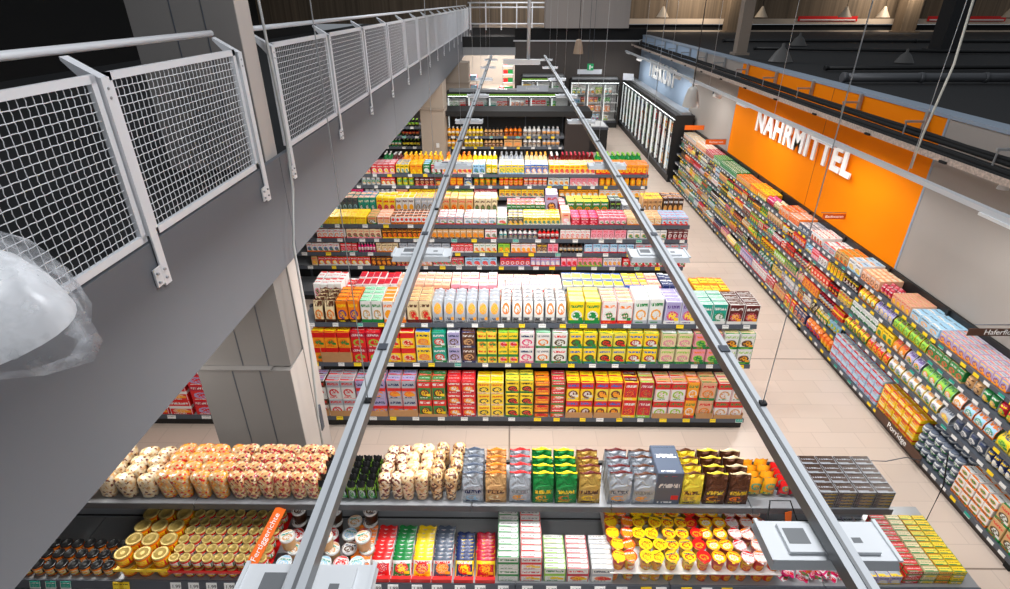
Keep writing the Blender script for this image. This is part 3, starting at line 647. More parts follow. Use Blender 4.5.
fill(13.9, 1.0, d_where[1.0], [
 (351, 363, 3, 'magenta white pink red pink'), (364, 395, 6, 'white silver blue grey', dict(kind='can')), (396, 408, 2, 'peach green red red tan'), (409, 439, 5, 'yellow red pink crimson yellow'), (440, 473, 5, 'green pink orange yellow lime'), (474, 497, 4, 'crimson white green white red'),
 (499, 544, 8, 'yellow white red crimson amber'), (545, 558, 1, 'silver crimson pink red silver'), (559, 598, 7, 'amber brown white brown tan'), (599, 645, 8, 'white yellow amber orange yellow')], h=.2, d=.13)
def rearB(data, h): 
    S = Shelf((0, 14.98, 1.6), PI, 'on the rear top of the third gondola', True); rowpx(S, 14.6, 1.9, 'bottle', data, h, .1, 3, 1)
rearB([(382, 391, 2, 'green white lime white'), (391.5, 401, 2, 'maroon pink white white'), (402, 442, 8, 'amber yellow red yellow'), (445, 471, 5, 'amber lemon white orange'), (472, 497, 5, 'yellow amber red white'),
 (499, 524, 5, 'silver white red grey'), (525, 548, 5, 'cream yellow white amber'), (549, 560, 2, 'maroon silver red white'), (561, 595, 8, 'maroon crimson red crimson'), (596, 642, 9, 'green lime green lime')], .34)
# E: drinks shelf with black canopy
eg = gondola('drinks_shelf', 'black framed drinks shelf with canopy behind the third gondola', 'shelf', -2.25, 1.93, 21.2, 20.2, [(.2, 20.3), (.79, 20.4), (1.17, 20.4)], rear=False, tagseed=9, tagw=.12, tagstep=.5, railh=.08, top_z=2.0)
mk('canopy', MB().box(-2.6, 3.0, -1.0, .3, 1.93, 2.05, M_dark), eg)
mk('canopy_edge', MB().box(-2.6, 3.0, -1.04, -1.0, 1.9, 2.08, M_dark), eg)
mk('end_cabinet', MB().box(2.1, 3.0, -.85, .3, 0, 1.92, mat('end_dark', hx('2a211e'), .6)), eg)
for z, nm in ((1.17, 'on the upper shelf of the drinks shelf'), (.79, 'on the lower shelf of the drinks shelf')):
    S = Shelf((0, 20.4, z), 0, nm, True)
    rowpx(S, 20.4, z+.1, 'bottle', [(447, 463, 4, 'amber white yellow white'), (464, 483, 5, 'yellow cream orange white'), (484, 503, 5, 'tan chocolate orange black', dict(h=.27)), (504, 522, 4, 'orange black tan brown') if z > 1 else (504, 522, 2, 'tan tan orange brown tan', dict(kind='box', h=.25, d=.3, rows=1)),
       (523, 541, 4, 'white brown cream white'), (542, 560, 4, 'silver amber brown white')], .31, .12, 2, 1)
    rowpx(S, 20.4, z+.1, 'bottle', [(402, 416, 3, 'green white red white'), (417, 431, 3, 'red green white white')], .3, .12, 1, 1) if False else None

gondola('drinks_shelf', 'dark shelf with bottles on the left behind the far column', 'shelf', -6.0, -3.2, 21.2, 20.2, [(.2, 20.3), (.79, 20.4), (1.17, 20.4), (1.5, 20.4)], rear=False, tagseed=12, tagw=.12, tagstep=.5, railh=.08, top_z=1.55)
for z, nm, k_ in ((1.5, 'on top of the shelf behind the far column', 'lime'), (1.17, 'on upper shelf behind the far column', 'red'), (.79, 'on lower shelf behind the far column', 'yellow')):
    S = Shelf((0, 20.4, z), 0, nm, True)
    block(S, -4.6, -4.0, 5, 'bottle', ['green', 'white', k_, 'white'], .26, .1, 2); block(S, -3.95, -3.3, 5, 'bottle', ['black', k_, 'green', 'lime'], .26, .1, 2)
# chilled cabinets behind: glass fronted with things inside
M_glass = bpy.data.materials.new('cabinet_glass'); M_glass.use_nodes = True
nt = M_glass.node_tree; nt.nodes.clear(); out = nt.nodes.new('ShaderNodeOutputMaterial'); mx = nt.nodes.new('ShaderNodeMixShader'); tr = nt.nodes.new('ShaderNodeBsdfTransparent'); gl = nt.nodes.new('ShaderNodeBsdfGlossy'); gl.inputs['Roughness'].default_value = .05
mx.inputs[0].default_value = .1; nt.links.new(tr.outputs[0], mx.inputs[1]); nt.links.new(gl.outputs[0], mx.inputs[2]); nt.links.new(mx.outputs[0], out.inputs[0])
M_int = emit('cabinet_inner_light', hx('f2f6f4'), 5)
M_led = emit('led_mullion', hx('eef4f2'), .55)
def cabinet(label, x0, y, L_, ht, rz, ndoor, zs, where, fill_cols, depth=.75, sill=.25, itemw=.17, itemh=.2, green=True):
    t_ = thing('glass_cabinet', label, 'freezer', (x0, y, 0), rz)     # front is local -y, runs along +x
    mk('base', MB().box(0, L_, 0, depth, 0, sill, M_dark), t_)
    mk('back_panel', MB().box(0, L_, depth-.03, depth, sill, ht-.14, M_white), t_)
    mk('top_housing', MB().box(0, L_, 0, depth, ht-.14, ht, M_dark).box(.1, L_-.1, .2, depth-.1, ht, ht+.08, M_steel), t_)
    for x in (0, L_-.05): mk('end_panel', MB().box(x, x+.05, 0, depth, sill, ht-.14, M_dark), t_)
    mk('light_strip', MB().box(.06, L_-.06, .03, .06, ht-.19, ht-.145, M_int), t_)
    if green: mk('header_strip', MB().box(.06, L_-.06, -.015, -.002, ht-.13, ht-.06, cmat('lime')), t_)
    dw = L_/ndoor
    for i in range(ndoor):
        a, b = i*dw+.006, (i+1)*dw-.006; f = MB()
        for q in ((a, a+.04, sill, ht-.15), (b-.04, b, sill, ht-.15)): f.box(q[0], q[1], -.04, -.005, q[2], q[3], M_dark)
        mk('led_strip', MB().box(a-.0, a+.1, .03, .06, sill+.05, ht-.2, M_led), t_)
        f.box(a+.04, b-.04, -.04, -.005, sill, sill+.05, M_rail); f.box(a+.04, b-.04, -.04, -.005, ht-.2, ht-.15, M_rail)
        dr = mk('door', f, t_); mk('pane', MB().box(a+.04, b-.04, -.026, -.02, sill+.05, ht-.2, M_glass), dr)
        mk('handle', MB().bar((b-.06, -.06, ht*.45), (b-.06, -.06, ht*.68), .02, M_white), dr)
    for z in zs: mk('shelf', MB().box(.05, L_-.05, .08, depth-.031, z-.02, z-.002, M_white), t_)
    rr = random.Random(int(L_*100)+int(ht*10)); c, s = math.cos(rz), math.sin(rz)
    for zi, z in enumerate(zs):
        x = .08
        while x < L_-.3:
            n = rr.randint(2, 4); cols = rr.choice(fill_cols); w_ = itemw*rr.uniform(.85, 1.15)
            if x+n*w_ > L_-.06: break
            S = Shelf((x0, y, z), rz, where[zi] if isinstance(where, list) else where, True, 'frozen food box' if 'wall' in where[0] else 'chilled food box')
            kind = rr.choice(['box', 'box', 'pouch']); kk = cols.split()
            block(S, x, x+n*w_, n, kind, cols, itemh*rr.uniform(.85, 1.1), .14, 1, 1, rr.randint(0, 4), dep0=.1)
            x += n*w_+.03
    return t_
FC = ['white lime green green', 'yellow white red red', 'orange white amber white', 'sky white blue navy', 'white red orange red', 'green white lime white', 'cream lime yellow green', 'white teal orange teal', 'red white amber white', 'lemon green lime green']
RC = ['white red silver red', 'white blue sky navy', 'silver white green green', 'cream orange tan red', 'red white white white', 'white green lime green', 'sky white white navy', 'white maroon brown maroon', 'mint white green teal']
cabinet('long black glass cabinet in front row, behind the drinks shelf', -2.6, 23.4, 5.0, 2.25, 0, 6, [.5, 1.05, 1.6], ['low in the front glass cabinet', 'midway in the front glass cabinet', 'at the top of the front glass cabinet'], FC, itemw=.22, itemh=.34, sill=.3)
cabinet('short black glass cabinet against the dark back wall', .45, 27.6, 2.1, 2.35, 0, 3, [.5, 1.1, 1.65], ['low in the short back cabinet', 'midway in the short back cabinet', 'at the top of the short back cabinet'], FC, itemw=.22, itemh=.34)
cabinet('tall glass door cabinet at the corner of the back wall', 2.8, 28.0-.1, 2.35, 2.2, 0, 3, [.35, .75, 1.15, 1.55], ['on the lowest corner cabinet shelf', 'on the second corner cabinet shelf', 'on the third corner cabinet shelf', 'on the top corner cabinet shelf'], FC, depth=.6, itemw=.2, itemh=.28, green=False)
cabinet('long row of upright glass door freezers along the blue wall', 5.35, 28.45, 9.75, 2.2, -PI/2, 13, [.35, .75, 1.15, 1.55], ['on the lowest wall freezer shelf', 'on the second wall freezer shelf', 'on the third wall freezer shelf', 'on the top wall freezer shelf'], RC, depth=.62, itemw=.2, itemh=.28, green=False)
mk_t = thing('chest_freezer', 'low black chest freezer right of the front glass cabinet', 'freezer', (2.65, 22.9, 0))
mk('body', MB().box(-.2, 1.25, 0, 1.3, 0, .9, M_dark), mk_t); mk('rim', MB().box(-.22, 1.27, -.02, 1.32, .9, 1.0, M_rail), mk_t); mk('lid', MB().box(-.15, 1.2, .05, 1.25, 1.0, 1.03, M_white), mk_t)
# things in the far room
for i, (x, y, l_) in enumerate(((-2.1, 30.5, 'white rack with red goods just inside the opening on the left'), (-.4, 34, 'dark display table in the middle of the far room'), (-.2, 38, 'white rack in front of the far wall'))):
    t_ = thing('display_rack', l_, 'shelf', (x, y, 0))
    for z in (.3, .8, 1.3, 1.8)[:2 if i == 1 else 4]:
        mk('shelf', MB().box(-.35, .35, 0, 1.2, z, z+.05, M_dark if i == 1 else M_white), t_)
        mk('goods', MB().box(-.3, -.02, .1, .5, z+.051, z+.25, cmat('red')).box(.0, .3, .1, .5, z+.051, z+.28, cmat('green' if i else 'sky')).box(-.3, .3, .6, 1.1, z+.051, z+.22, cmat('yellow' if i == 2 else 'crimson')), t_)
    for xx in (-.34, .31): mk('upright', MB().box(xx, xx+.03, 0, .04, 0, 1.9 if i != 1 else .85, M_rail), t_)

# ------------------------------------------------------------------ right wall shelving
wt = thing('wall_shelving', 'long dark wall shelving run filled with groceries along the right wall', 'shelf', (5.75, 11.3, 0))
def wl(mb_fn): pass
levels_far = [(.15, 5.42), (.45, 5.5), (.74, 5.5), (1.02, 5.52), (1.29, 5.56), (1.55, 5.6)]
levels_near = [(.15, 5.42), (.77, 5.48), (1.02, 5.52), (1.29, 5.56), (1.55, 5.6)]
YN, YM, YF = 4.0, 8.0, 18.6
ox, oy = 5.75, 11.3
mk('base_plinth', MB().box(5.46-ox, 6.03-ox, YN-oy, YF-oy, 0, .1, mat('plinth_brown', hx('2e2520'), .5)), wt)
mk('back_panel', MB().box(6.0-ox, 6.04-ox, YN-oy, YF-oy, .1, 1.77, M_dark), wt)
rr = random.Random(4); tg = 0
for (ya, yb2, lv) in ((YN, YM, levels_near), (YM, YF, levels_far)):
    n = round((yb2-ya)/1.25); bw = (yb2-ya)/n
    for i in range(n):
        a, b = ya+i*bw+.003-oy, ya+(i+1)*bw-.003-oy
        mk('upright', MB().box(5.97-ox, 5.999-ox, a-.02, a+.02, .02, 1.77, M_dark), wt)
        for z, xf in lv:
            s_ = mk('shelf', MB().box(xf+.012-ox, 5.968-ox, a, b, z-.03, z-.002, M_rail), wt)
            mk('price_rail', MB().box(xf-.005-ox, xf+.011-ox, a, b, z-.05, z+.004, M_rail), s_)
    for z, xf in lv:
        y = ya+.08
        while y < yb2-.1:
            if tg < 99 or True:
                m = rr.choices([M_tagw, M_tagy, M_tagg], [6, 3, 1])[0]
                if tg < 98: mk('price_tag', MB().box(xf-.01-ox, xf-.006-ox, y-oy, y+.09-oy, z-.045, z-.003, m), wt)
                else:
                    extra = globals().setdefault('EX', MB()); extra.box(xf-.01-ox, xf-.006-ox, y-oy, y+.09-oy, z-.045, z-.003, m)
                tg += 1
            y += rr.uniform(.15, .26)
if 'EX' in globals(): e_ = mk('price_tags_far', EX, wt); e_['kind'] = 'stuff'
for yy in (YN, 9, 14): mk('foot', MB().box(5.44-ox, 5.6-ox, yy-oy, yy+.08-oy, 0, .11, M_black), wt)
RZ = -PI/2
def wall_row(z, xf, where, data, **k):
    S = Shelf((xf, 0, z), RZ, where, noun='baking box' if z > 1.2 else 'porridge box')
    d0 = dict(kind='box', h=.2, d=.14, rows=1, stack=1); d0.update(k)
    for it in data:
        y0, y1, n, cols = it[:4]; o = dict(it[4]) if len(it) > 4 else {}
        kind = o.pop('kind', d0['kind']); h = o.pop('h', d0['h']); d = o.pop('d', d0['d']); rw = o.pop('rows', d0['rows']); st = o.pop('stack', d0['stack'])
        S.small = y0 > 7
        block(S, -y1, -y0, n, kind, cols, h, d, rw, st, **o)
wall_row(.15, 5.44, 'on the bottom of the wall shelving', [
 (4.05, 4.42, 2, 'tan green brown red white', dict(stack=2, rows=2)), (4.44, 5.02, 4, 'white orange tan brown white', dict(stack=3, h=.13, rows=2, style=3)), (5.04, 5.76, 6, 'slate silver white white', dict(kind='pouch', stack=3, h=.14, rows=2, style=1)),
 (5.78, 6.6, 5, 'yellow red red white amber', dict(stack=3, h=.14, rows=3, style=4)), (6.62, 7.98, 8, 'sky red red white white', dict(stack=3, h=.14, rows=3, style=4)), (8.02, 8.35, 3, 'orange red amber red orange', dict(kind='pouch')), (8.37, 8.9, 4, 'orange navy purple white', dict(kind='pouch')),
 (8.92, 9.35, 3, 'navy tan orange white navy', {}), (9.37, 9.8, 3, 'red yellow green white red', {}), (9.82, 10.3, 4, 'tan navy amber red tan', {}), (10.32, 10.7, 3, 'crimson white red white red', {}), (10.72, 11.5, 6, 'white red silver crimson lilac', {}), (11.52, 12.2, 6, 'lilac red white navy silver', {})], h=.22, rows=2)
wall_row(.77, 5.5, 'on the second shelf up of the wall shelving', [
 (4.05, 4.5, 4, 'cream green lime white', dict(kind='pouch')), (4.52, 4.9, 4, 'navy yellow white yellow', dict(kind='pouch')), (4.92, 5.44, 4, 'slate white white navy', dict(kind='pouch')), (5.46, 5.66, 1, 'silver white tan slate', dict(kind='bag')), (5.68, 6.75, 7, 'white yellow lilac amber', dict(kind='bag')), (6.77, 7.3, 4, 'red yellow amber white', dict(kind='bag')), (7.32, 7.95, 5, 'yellow green crimson red', dict(kind='bag'))], h=.19, d=.12, rows=2)
wall_row(1.02, 5.54, 'on the third shelf up of the wall shelving', [
 (4.05, 4.5, 3, 'lemon lime white green', dict(kind='bag')), (4.52, 4.9, 2, 'yellow lemon lime slate', dict(kind='bag')), (4.92, 5.42, 3, 'sky orange teal orange', dict(kind='bag')), (5.44, 5.6, 1, 'white orange amber orange', dict(kind='bag')), (5.62, 6.2, 4, 'lime mint orange green', dict(kind='bag')), (6.22, 6.55, 2, 'lilac white amber purple', dict(kind='bag')),
 (6.57, 6.85, 2, 'orange tan amber red', dict(kind='bag')), (6.87, 7.25, 3, 'yellow amber green brown', {}), (7.27, 7.97, 5, 'white green silver black green', dict(stack=2, h=.1, style=3))], h=.19, d=.12, rows=2)
wall_row(1.29, 5.58, 'on the fourth shelf up of the wall shelving', [
 (4.05, 4.6, 5, 'magenta lime maroon green', dict(kind='pouch')), (4.62, 5.1, 4, 'crimson green lime yellow', dict(kind='pouch')), (5.12, 5.35, 2, 'green silver tan white', dict(kind='pouch')), (5.37, 5.62, 2, 'tan white brown brown', dict(kind='pouch')), (5.64, 6.3, 5, 'green tan red white', {}), (6.32, 7.05, 6, 'lime yellow green brown', dict(kind='bag')), (7.07, 7.5, 4, 'lilac white yellow purple', dict(kind='bag')), (7.52, 7.95, 4, 'yellow orange white red', dict(kind='bag'))], h=.18, d=.12, rows=2)
wall_row(1.55, 5.62, 'on the top of the wall shelving', [
 (4.05, 4.55, 5, 'white orange brown orange', dict(kind='can', h=.14, d=.1, rows=3)), (4.6, 5.1, 5, 'white brown orange brown', dict(kind='can', h=.14, d=.1, rows=3)), (5.12, 6.25, 10, 'lilac orange purple yellow silver', dict(rows=4, d=.085, h=.15)), (6.27, 6.85, 3, 'sky white amber brown sky', dict(rows=2, d=.18, h=.14)),
 (6.87, 7.3, 4, 'peach tan orange red peach', dict(rows=4, d=.085, h=.15)), (7.32, 7.6, 3, 'crimson white magenta white', dict(kind='pouch', rows=2)), (7.62, 8.1, 4, 'peach orange brown white cream', dict(rows=4, d=.085, h=.17)), (8.12, 8.5, 2, 'white sky tan navy sky', dict(rows=2, d=.18, h=.19)), (8.52, 8.9, 3, 'tan orange green brown orange', {}),
 (8.92, 9.35, 2, 'silver white red slate white', dict(rows=2, d=.18, h=.12)), (9.37, 9.8, 4, 'white red red sky white', {}), (9.82, 10.3, 3, 'slate silver white navy silver', dict(rows=2, d=.18, h=.14)), (10.32, 10.75, 4, 'orange white red white peach', dict(rows=2, d=.18)), (10.77, 11.2, 3, 'peach orange red white orange', dict(rows=2, d=.18)),
 (11.22, 11.5, 3, 'cream brown tan brown peach', dict(kind='pouch', rows=2)), (11.52, 11.85, 4, 'magenta pink crimson white', dict(kind='pouch', rows=2)), (11.87, 12.35, 4, 'amber green yellow red yellow', {}), (12.37, 12.8, 4, 'orange yellow amber red amber', {}), (12.82, 13.7, 8, 'tan orange brown red orange', dict(h=.14)), (13.72, 14.9, 10, 'green white green white green', dict(h=.16)),
 (14.92, 15.5, 5, 'green lime white white green', {}), (15.52, 16.2, 6, 'crimson white red white crimson', {}), (16.22, 17.2, 8, 'cream white orange red white', {}), (17.22, 18.5, 8, 'white tan orange brown cream', {})], h=.17, d=.11, rows=3)
COLS = ['red', 'yellow', 'white', 'green', 'orange', 'white', 'red', 'cream', 'yellow', 'amber', 'black', 'black', 'silver', 'lime', 'crimson', 'red', 'yellow', 'navy', 'green', 'sky', 'brown', 'teal', 'maroon', 'white', 'chocolate', 'pink', 'tan']
used = set(); rw = random.Random(21)
WN = {.15: 'at bottom', .45: 'on second level', .74: 'on third level', 1.02: 'on fourth level', 1.29: 'on fifth level'}
for z, xf in ((.15, 5.44), (.45, 5.52), (.74, 5.52), (1.02, 5.54), (1.29, 5.58)):
    y = 12.22 if z == .15 else 8.03
    while y < 18.3:
        n = rw.randint(2, 6); pw = rw.choice([.085, .095, .105, .12]); kind = rw.choice(['box', 'box', 'pouch', 'jar', 'bag', 'can'])
        if y+n*pw > 18.55: break
        for _ in range(400):
            a, b, c = rw.choice(COLS), rw.choice(COLS), rw.choice(COLS)
            if len({a, b, c}) == 3 and (kind, a, b, c if kind != 'jar' else 0, z) not in used: used.add((kind, a, b, c if kind != 'jar' else 0, z)); break
        if y < 8.6 or 16 < y: pass
        S = Shelf((xf, 0, z), RZ, WN[z]+' of the wall shelving', True, {.15: 'flour box', .45: 'rice box', .74: 'stock box', 1.02: 'spice box', 1.29: 'dessert mix box'}[z])
        block(S, -(y+n*pw), -y, n, kind, [a, b, c, rw.choice(['white', 'black', 'red', 'yellow'])], rw.uniform(.165, .2), .11, 1 if z < 1.2 else 2, 1, rw.randint(0, 4))
        y += n*pw+.012

# ------------------------------------------------------------------ B: foreground gondola
BX0, BX1 = -5.2, 4.0
UZ, UY, LZ, LY = 1.6, 3.42, 1.1, 3.035
bt = thing('gondola_shelf', 'foreground gondola with coffee bags above and jars and cups below', 'shelf', (-.6, 3.9, 0)); ox, oy = -.6, 3.9
mk('base_plinth', MB().box(BX0-ox, BX1-.1-ox, 3.15-oy, 3.95-oy, 0, .2, M_dark), bt)
mk('back_panel', MB().box(BX0-ox, 3.33-ox, 3.93-oy, 3.96-oy, .2, 1.62, M_dark), bt)
for z in (.2, .65): mk('shelf', MB().box(BX0-ox, BX1-.05-ox, 3.12-oy, 3.92-oy, z-.03, z, M_board), bt)
nb = 7; bw = (3.33-BX0)/nb
for i in range(nb):
    a, b = BX0+i*bw+.004-ox, BX0+(i+1)*bw-.004-ox
    s_ = mk('shelf', MB().box(a, b, UY+.004-oy, 3.92-oy, UZ-.03, UZ-.002, M_board), bt)
    mk('shelf_lip', MB().hexa([(a, UY-oy-.008, UZ-.055), (b, UY-oy-.008, UZ-.055), (b, UY-oy+.004, UZ-.055), (a, UY-oy+.004, UZ-.055), (a, UY-oy-.004, UZ+.004), (b, UY-oy-.004, UZ+.004), (b, UY-oy+.004, UZ+.004), (a, UY-oy+.004, UZ+.004)], M_dgrey), s_)
    mk('upright', MB().box(a-.02, a+.02, 3.88-oy, 3.92-oy, .02, 1.56, M_rail), bt)
nb = 7; bw = (BX1-BX0)/nb
mk('inner_back_panel', MB().box(BX0-ox, 3.33-ox, 3.69-oy, 3.70-oy, LZ+.001, UZ-.035, mat('inner_panel', hx('8a8e93'), .3)).box(BX0-ox, 3.33-ox, 3.682-oy, 3.69-oy, LZ+.03, LZ+.045, M_dark), bt)
M_lsurf = mat('lower_shelf_metal', hx('9a9c9e'), .3, .3)
for i in range(nb):
    a, b = BX0+i*bw+.004-ox, BX0+(i+1)*bw-.004-ox
    s_ = mk('shelf', MB().box(a, b, LY+.012-oy, 3.90-oy, LZ-.03, LZ-.002, M_lsurf), bt)
    mk('price_rail', MB().hexa([(a, LY-oy-.03, LZ-.07), (b, LY-oy-.03, LZ-.07), (b, LY-oy+.011, LZ-.07), (a, LY-oy+.011, LZ-.07), (a, LY-oy-.004, LZ+.004), (b, LY-oy-.004, LZ+.004), (b, LY-oy+.011, LZ+.004), (a, LY-oy+.011, LZ+.004)], M_rail), s_)
def price_card(x, w_, txt, m):
    o = mk('price_tag', MB().hexa([(x-ox, LY-oy-.036, LZ-.064), (x+w_-ox, LY-oy-.036, LZ-.064), (x+w_-ox, LY-oy-.032, LZ-.064), (x-ox, LY-oy-.032, LZ-.064), (x-ox, LY-oy-.014, LZ-.002), (x+w_-ox, LY-oy-.014, LZ-.002), (x+w_-ox, LY-oy-.010, LZ-.002), (x-ox, LY-oy-.010, LZ-.002)], m), bt)
M_pw = mat('price_card_white', hx('e8e8e6'), .5)
def text_mesh(txt, size, m, extrude=.001, name='lettering', bold=0.):
    cu = bpy.data.curves.new('t', 'FONT'); cu.body = txt; cu.size = size; cu.extrude = extrude; cu.align_x = 'CENTER'; cu.align_y = 'CENTER'; cu.offset = bold; cu.space_character = 1.12 if bold else 1
    o = bpy.data.objects.new('t', cu); C.objects.link(o); dg = bpy.context.evaluated_depsgraph_get()
    me = bpy.data.meshes.new_from_object(o.evaluated_get(dg)); bpy.data.objects.remove(o); me.name = name
    me.materials.clear(); me.materials.append(m); return me
digits = text_mesh('1.99', .045, M_black, .0005)
def pcards(px_list, m, txt=True):
    for p in px_list:
        x = PX(p, LY, LZ-.03); price_card(x, .09, '', m)
        if txt:
            o = mk('price_digits', digits, bt, (x+.05-ox, LY-oy-.0265, LZ-.034)); o.rotation_euler = (math.radians(70), 0, 0)
pcards([170, 188, 206, 224, 371, 388, 412, 432, 455, 475, 498, 522, 546, 570, 594, 616, 655, 700], M_pw)
pcards([28, 44, 59], M_tagg, False); pcards([112, 118, 640, 680, 720], M_tagy, False)
# ---- lower tier
S = Shelf((0, LY+.02, LZ), 0, 'on the lower tier of the foreground gondola')
def L(p): return PX(p, LY, LZ+.1)
n = 7
block(S, L(-16), L(106), 10, 'jar', 'cream black orange white', .105, .11, 3, 1, 3, label='jar with black ring lid and orange label at the far left foreground')
def lab_row(px0, px1, n, mesh_fn, rows, pd, tiers, th, name, label, cat, group, shrink=.97):
    a0, a1 = L(px0), L(px1); p = (a1-a0)/n; w_ = min(p, pd)*shrink; ms = mesh_fn(w_)
    for i in range(n):
        for r in range(rows):
            for q in range(tiers):
                if q < tiers-1 and r > 0: continue
                place(ms, name, (a0+(i+.5)*p+R.uniform(-.003, .003), LY+.03+r*pd, LZ+.003+q*th), R.uniform(-.2, .2) if name in ('jar', 'cup') else 0, label, cat, group)
M_gold = mat('gold_lid', hx('cdb36a'), .4, .3); M_gold2 = mat('gold_lid_inner', hx('b89c52'), .45, .3)
def jarset(lidm, lidm2, base, band, blob, h):
    def f(w_):
        r = w_/2; return [m_jar(r, h, cmat(blob, .15), pmat(base, band, blob, 'red', 0)), ('lid', m_lid(r, h, h*.86, lidm, lidm2, 18))]
    return f
lab_row(110, 164, 3, jarset(M_gold, M_gold2, 'yellow', 'red', 'orange', .11), 4, .14, 2, .125, 'jar', 'large gold lidded jar with yellow red label in the wide three-column stack', 'jar', 'large gold lidded jars')
lab_row(165, 266, 9, jarset(M_gold, M_gold2, 'white', 'green', 'red', .1), 6, .092, 2, .113, 'jar', 'small gold lidded jar with white and red label in the eight-column block', 'jar', 'small gold lidded jars')
def strip(px0, px1, z, m, label, name='display_tray', h=.03, rowsd=.68):
    a0, a1 = L(px0), L(px1)
    mb = MB().box(a0, a1, LY+.012, LY+.018, LZ+z, LZ+z+h, m).box(a0, a1, LY+.018, LY+rowsd, LZ+z-.001, LZ+z+.002, m)
    tag(mk(name, mb), label, 'tray')
strip(110, 164, .1, cmat('yellow'), 'yellow cardboard tray edge between the two layers of large gold jars')
strip(165, 266, .085, cmat('red'), 'red cardboard tray edge between the two layers of small gold jars')
# white lid tubs
M_lidw = pmat('white', 'white', 'silver', 'slate', 2, .35, 'sky'); M_tubb = cmat('brown', .3)
def tubset(body, lid):
    def f(w_):
        r = w_/2; mb = MB().lathe([(r*.8, 0), (r*.86, .01), (r*.98, .1), (r*.98, .12)], body, 20, (0, r, 0)); ml = MB().lathe([(r, .112), (r*1.02, .115), (r*1.02, .135), (r*.95, .138), (r*.93, .133)], [M_white, M_white, M_white, lid], 20, (0, r, 0))
        return [mb.mesh('tub'), ('lid', ml.mesh('lid'))]
    return f
tubs = [(279, 0), (298, 1), (317, 2), (334, 3), (344, 0)]
lidc = [('white', 'sky', 'teal'), ('white', 'tan', 'teal'), ('white', 'red', 'red'), ('white', 'brown', 'navy')]
for ci in range(5):
    for ri in range(4):
        k = (ci*2+ri) % 4; c_ = lidc[k]; b_ = cmat(['brown', 'tan', 'crimson', 'chocolate'][k], .3)
        ms = cached(('tub', k), lambda: tubset(b_, pmat(c_[0], c_[1], c_[1], c_[2], 2, .35, 'white'))(.13))
        xx = L(268)+.09+ci*.165+R.uniform(-.01, .01)+(.03 if ri % 2 else 0); yy = LY+.03+ri*.145
        place(ms, 'tub', (xx, yy, LZ+.003), R.uniform(-.6, .6), f'spread tub with {["sky blue", "tan", "red", "brown"][k]} print on its white lid, near the orange sign', 'tub', f'{["sky", "tan", "red", "brown"][k]} lidded spread tubs')
        if ri in (1, 3) and ci % 2 == 0: place(ms, 'tub', (xx+.01, yy+.01, LZ+.143), .4, f'spread tub with {["sky blue", "tan", "red", "brown"][k]} print on its white lid, near the orange sign', 'tub', f'{["sky", "tan", "red", "brown"][k]} lidded spread tubs')
# leaning flow packs
def packs(px0, px1, cols, n, y_end, label, lean=.7):
    a0, a1 = L(px0), L(px1); w_ = (a1-a0)*.95; step = (y_end)/n
    me = cached(('pack', px0), lambda: m_pillow(w_, .045, .16, pmat(*cols.split(), 6, .3), cmat(cols.split()[0], .3), px0))
    me2 = me
    for i in range(n):
        o = mk('noodle_pack', me2, None, ((a0+a1)/2+R.uniform(-.004, .004), LY+.05+i*step, LZ+.012)); o.rotation_euler = (-lean+R.uniform(-.05, .05), 0, R.uniform(-.03, .03))
        tag(o, label, 'packet', label.split(' pack')[0]+' packs')
    if True:
        tag(mk('display_tray', MB().box(a0+.002, a1-.002, LY+.005, LY+.01, LZ+.001, LZ+.05, cmat('red')).box(a0+.002, a1-.002, LY+.01, LY+y_end+.04, LZ+.001, LZ+.004, cmat('red'))), f'red display tray holding the {label.split(" pack")[0]} packs', 'tray')
packs(345, 367, 'orange white amber maroon', 9, .36, 'orange and white noodle pack leaning in its tray row')
packs(367.5, 388, 'red white crimson white', 9, .36, 'red and white noodle pack leaning in its tray row')
packs(388.5, 409, 'green white red white', 9, .36, 'green and white noodle pack leaning in its tray row')
packs(409.5, 430, 'yellow white red red', 9, .36, 'yellow and red noodle pack leaning in its tray row')
packs(430.5, 451, 'slate white orange red', 9, .36, 'slate and orange noodle pack leaning in its tray row')
packs(453, 473, 'navy yellow red white', 8, .29, 'navy and yellow noodle pack leaning in its tray row')
packs(474.5, 495, 'crimson yellow red yellow', 8, .29, 'crimson and yellow noodle pack leaning in its tray row')
# white cartons in rows
def slabs(px0, px1, cols, n, y_end, tiers, label):
    a0, a1 = L(px0), L(px1); w_ = (a1-a0)*.95; step = y_end/n; h = .15 if tiers == 2 else .17
    ms = product_mesh('box', w_, step*.9, h, cols.split(), 4)
    for q in range(tiers):
        for i in range(n):
            if q < tiers-1 and i > 1: continue
            place(ms, 'meal_box', ((a0+a1)/2+R.uniform(-.002, .002), LY+.03+i*step, LZ+.002+q*(h+.003)), 0, label, 'box', label.split(' in ')[0]+' row')
slabs(497, 519.5, 'white green white green white', 9, .55, 2, 'white meal box with green writing in the tall column')
slabs(520, 542.5, 'white red white crimson white', 9, .55, 2, 'white meal box with red writing in the tall column')
slabs(544, 566.5, 'white lime white green white', 7, .34, 1, 'white meal box with lime green picture in the low column')
slabs(567, 590, 'white crimson orange red white', 7, .34, 1, 'white meal box with crimson strips in the low column')
slabs(591.5, 614.5, 'white silver orange slate white', 7, .34, 1, 'white meal box with grey strips in the low column')
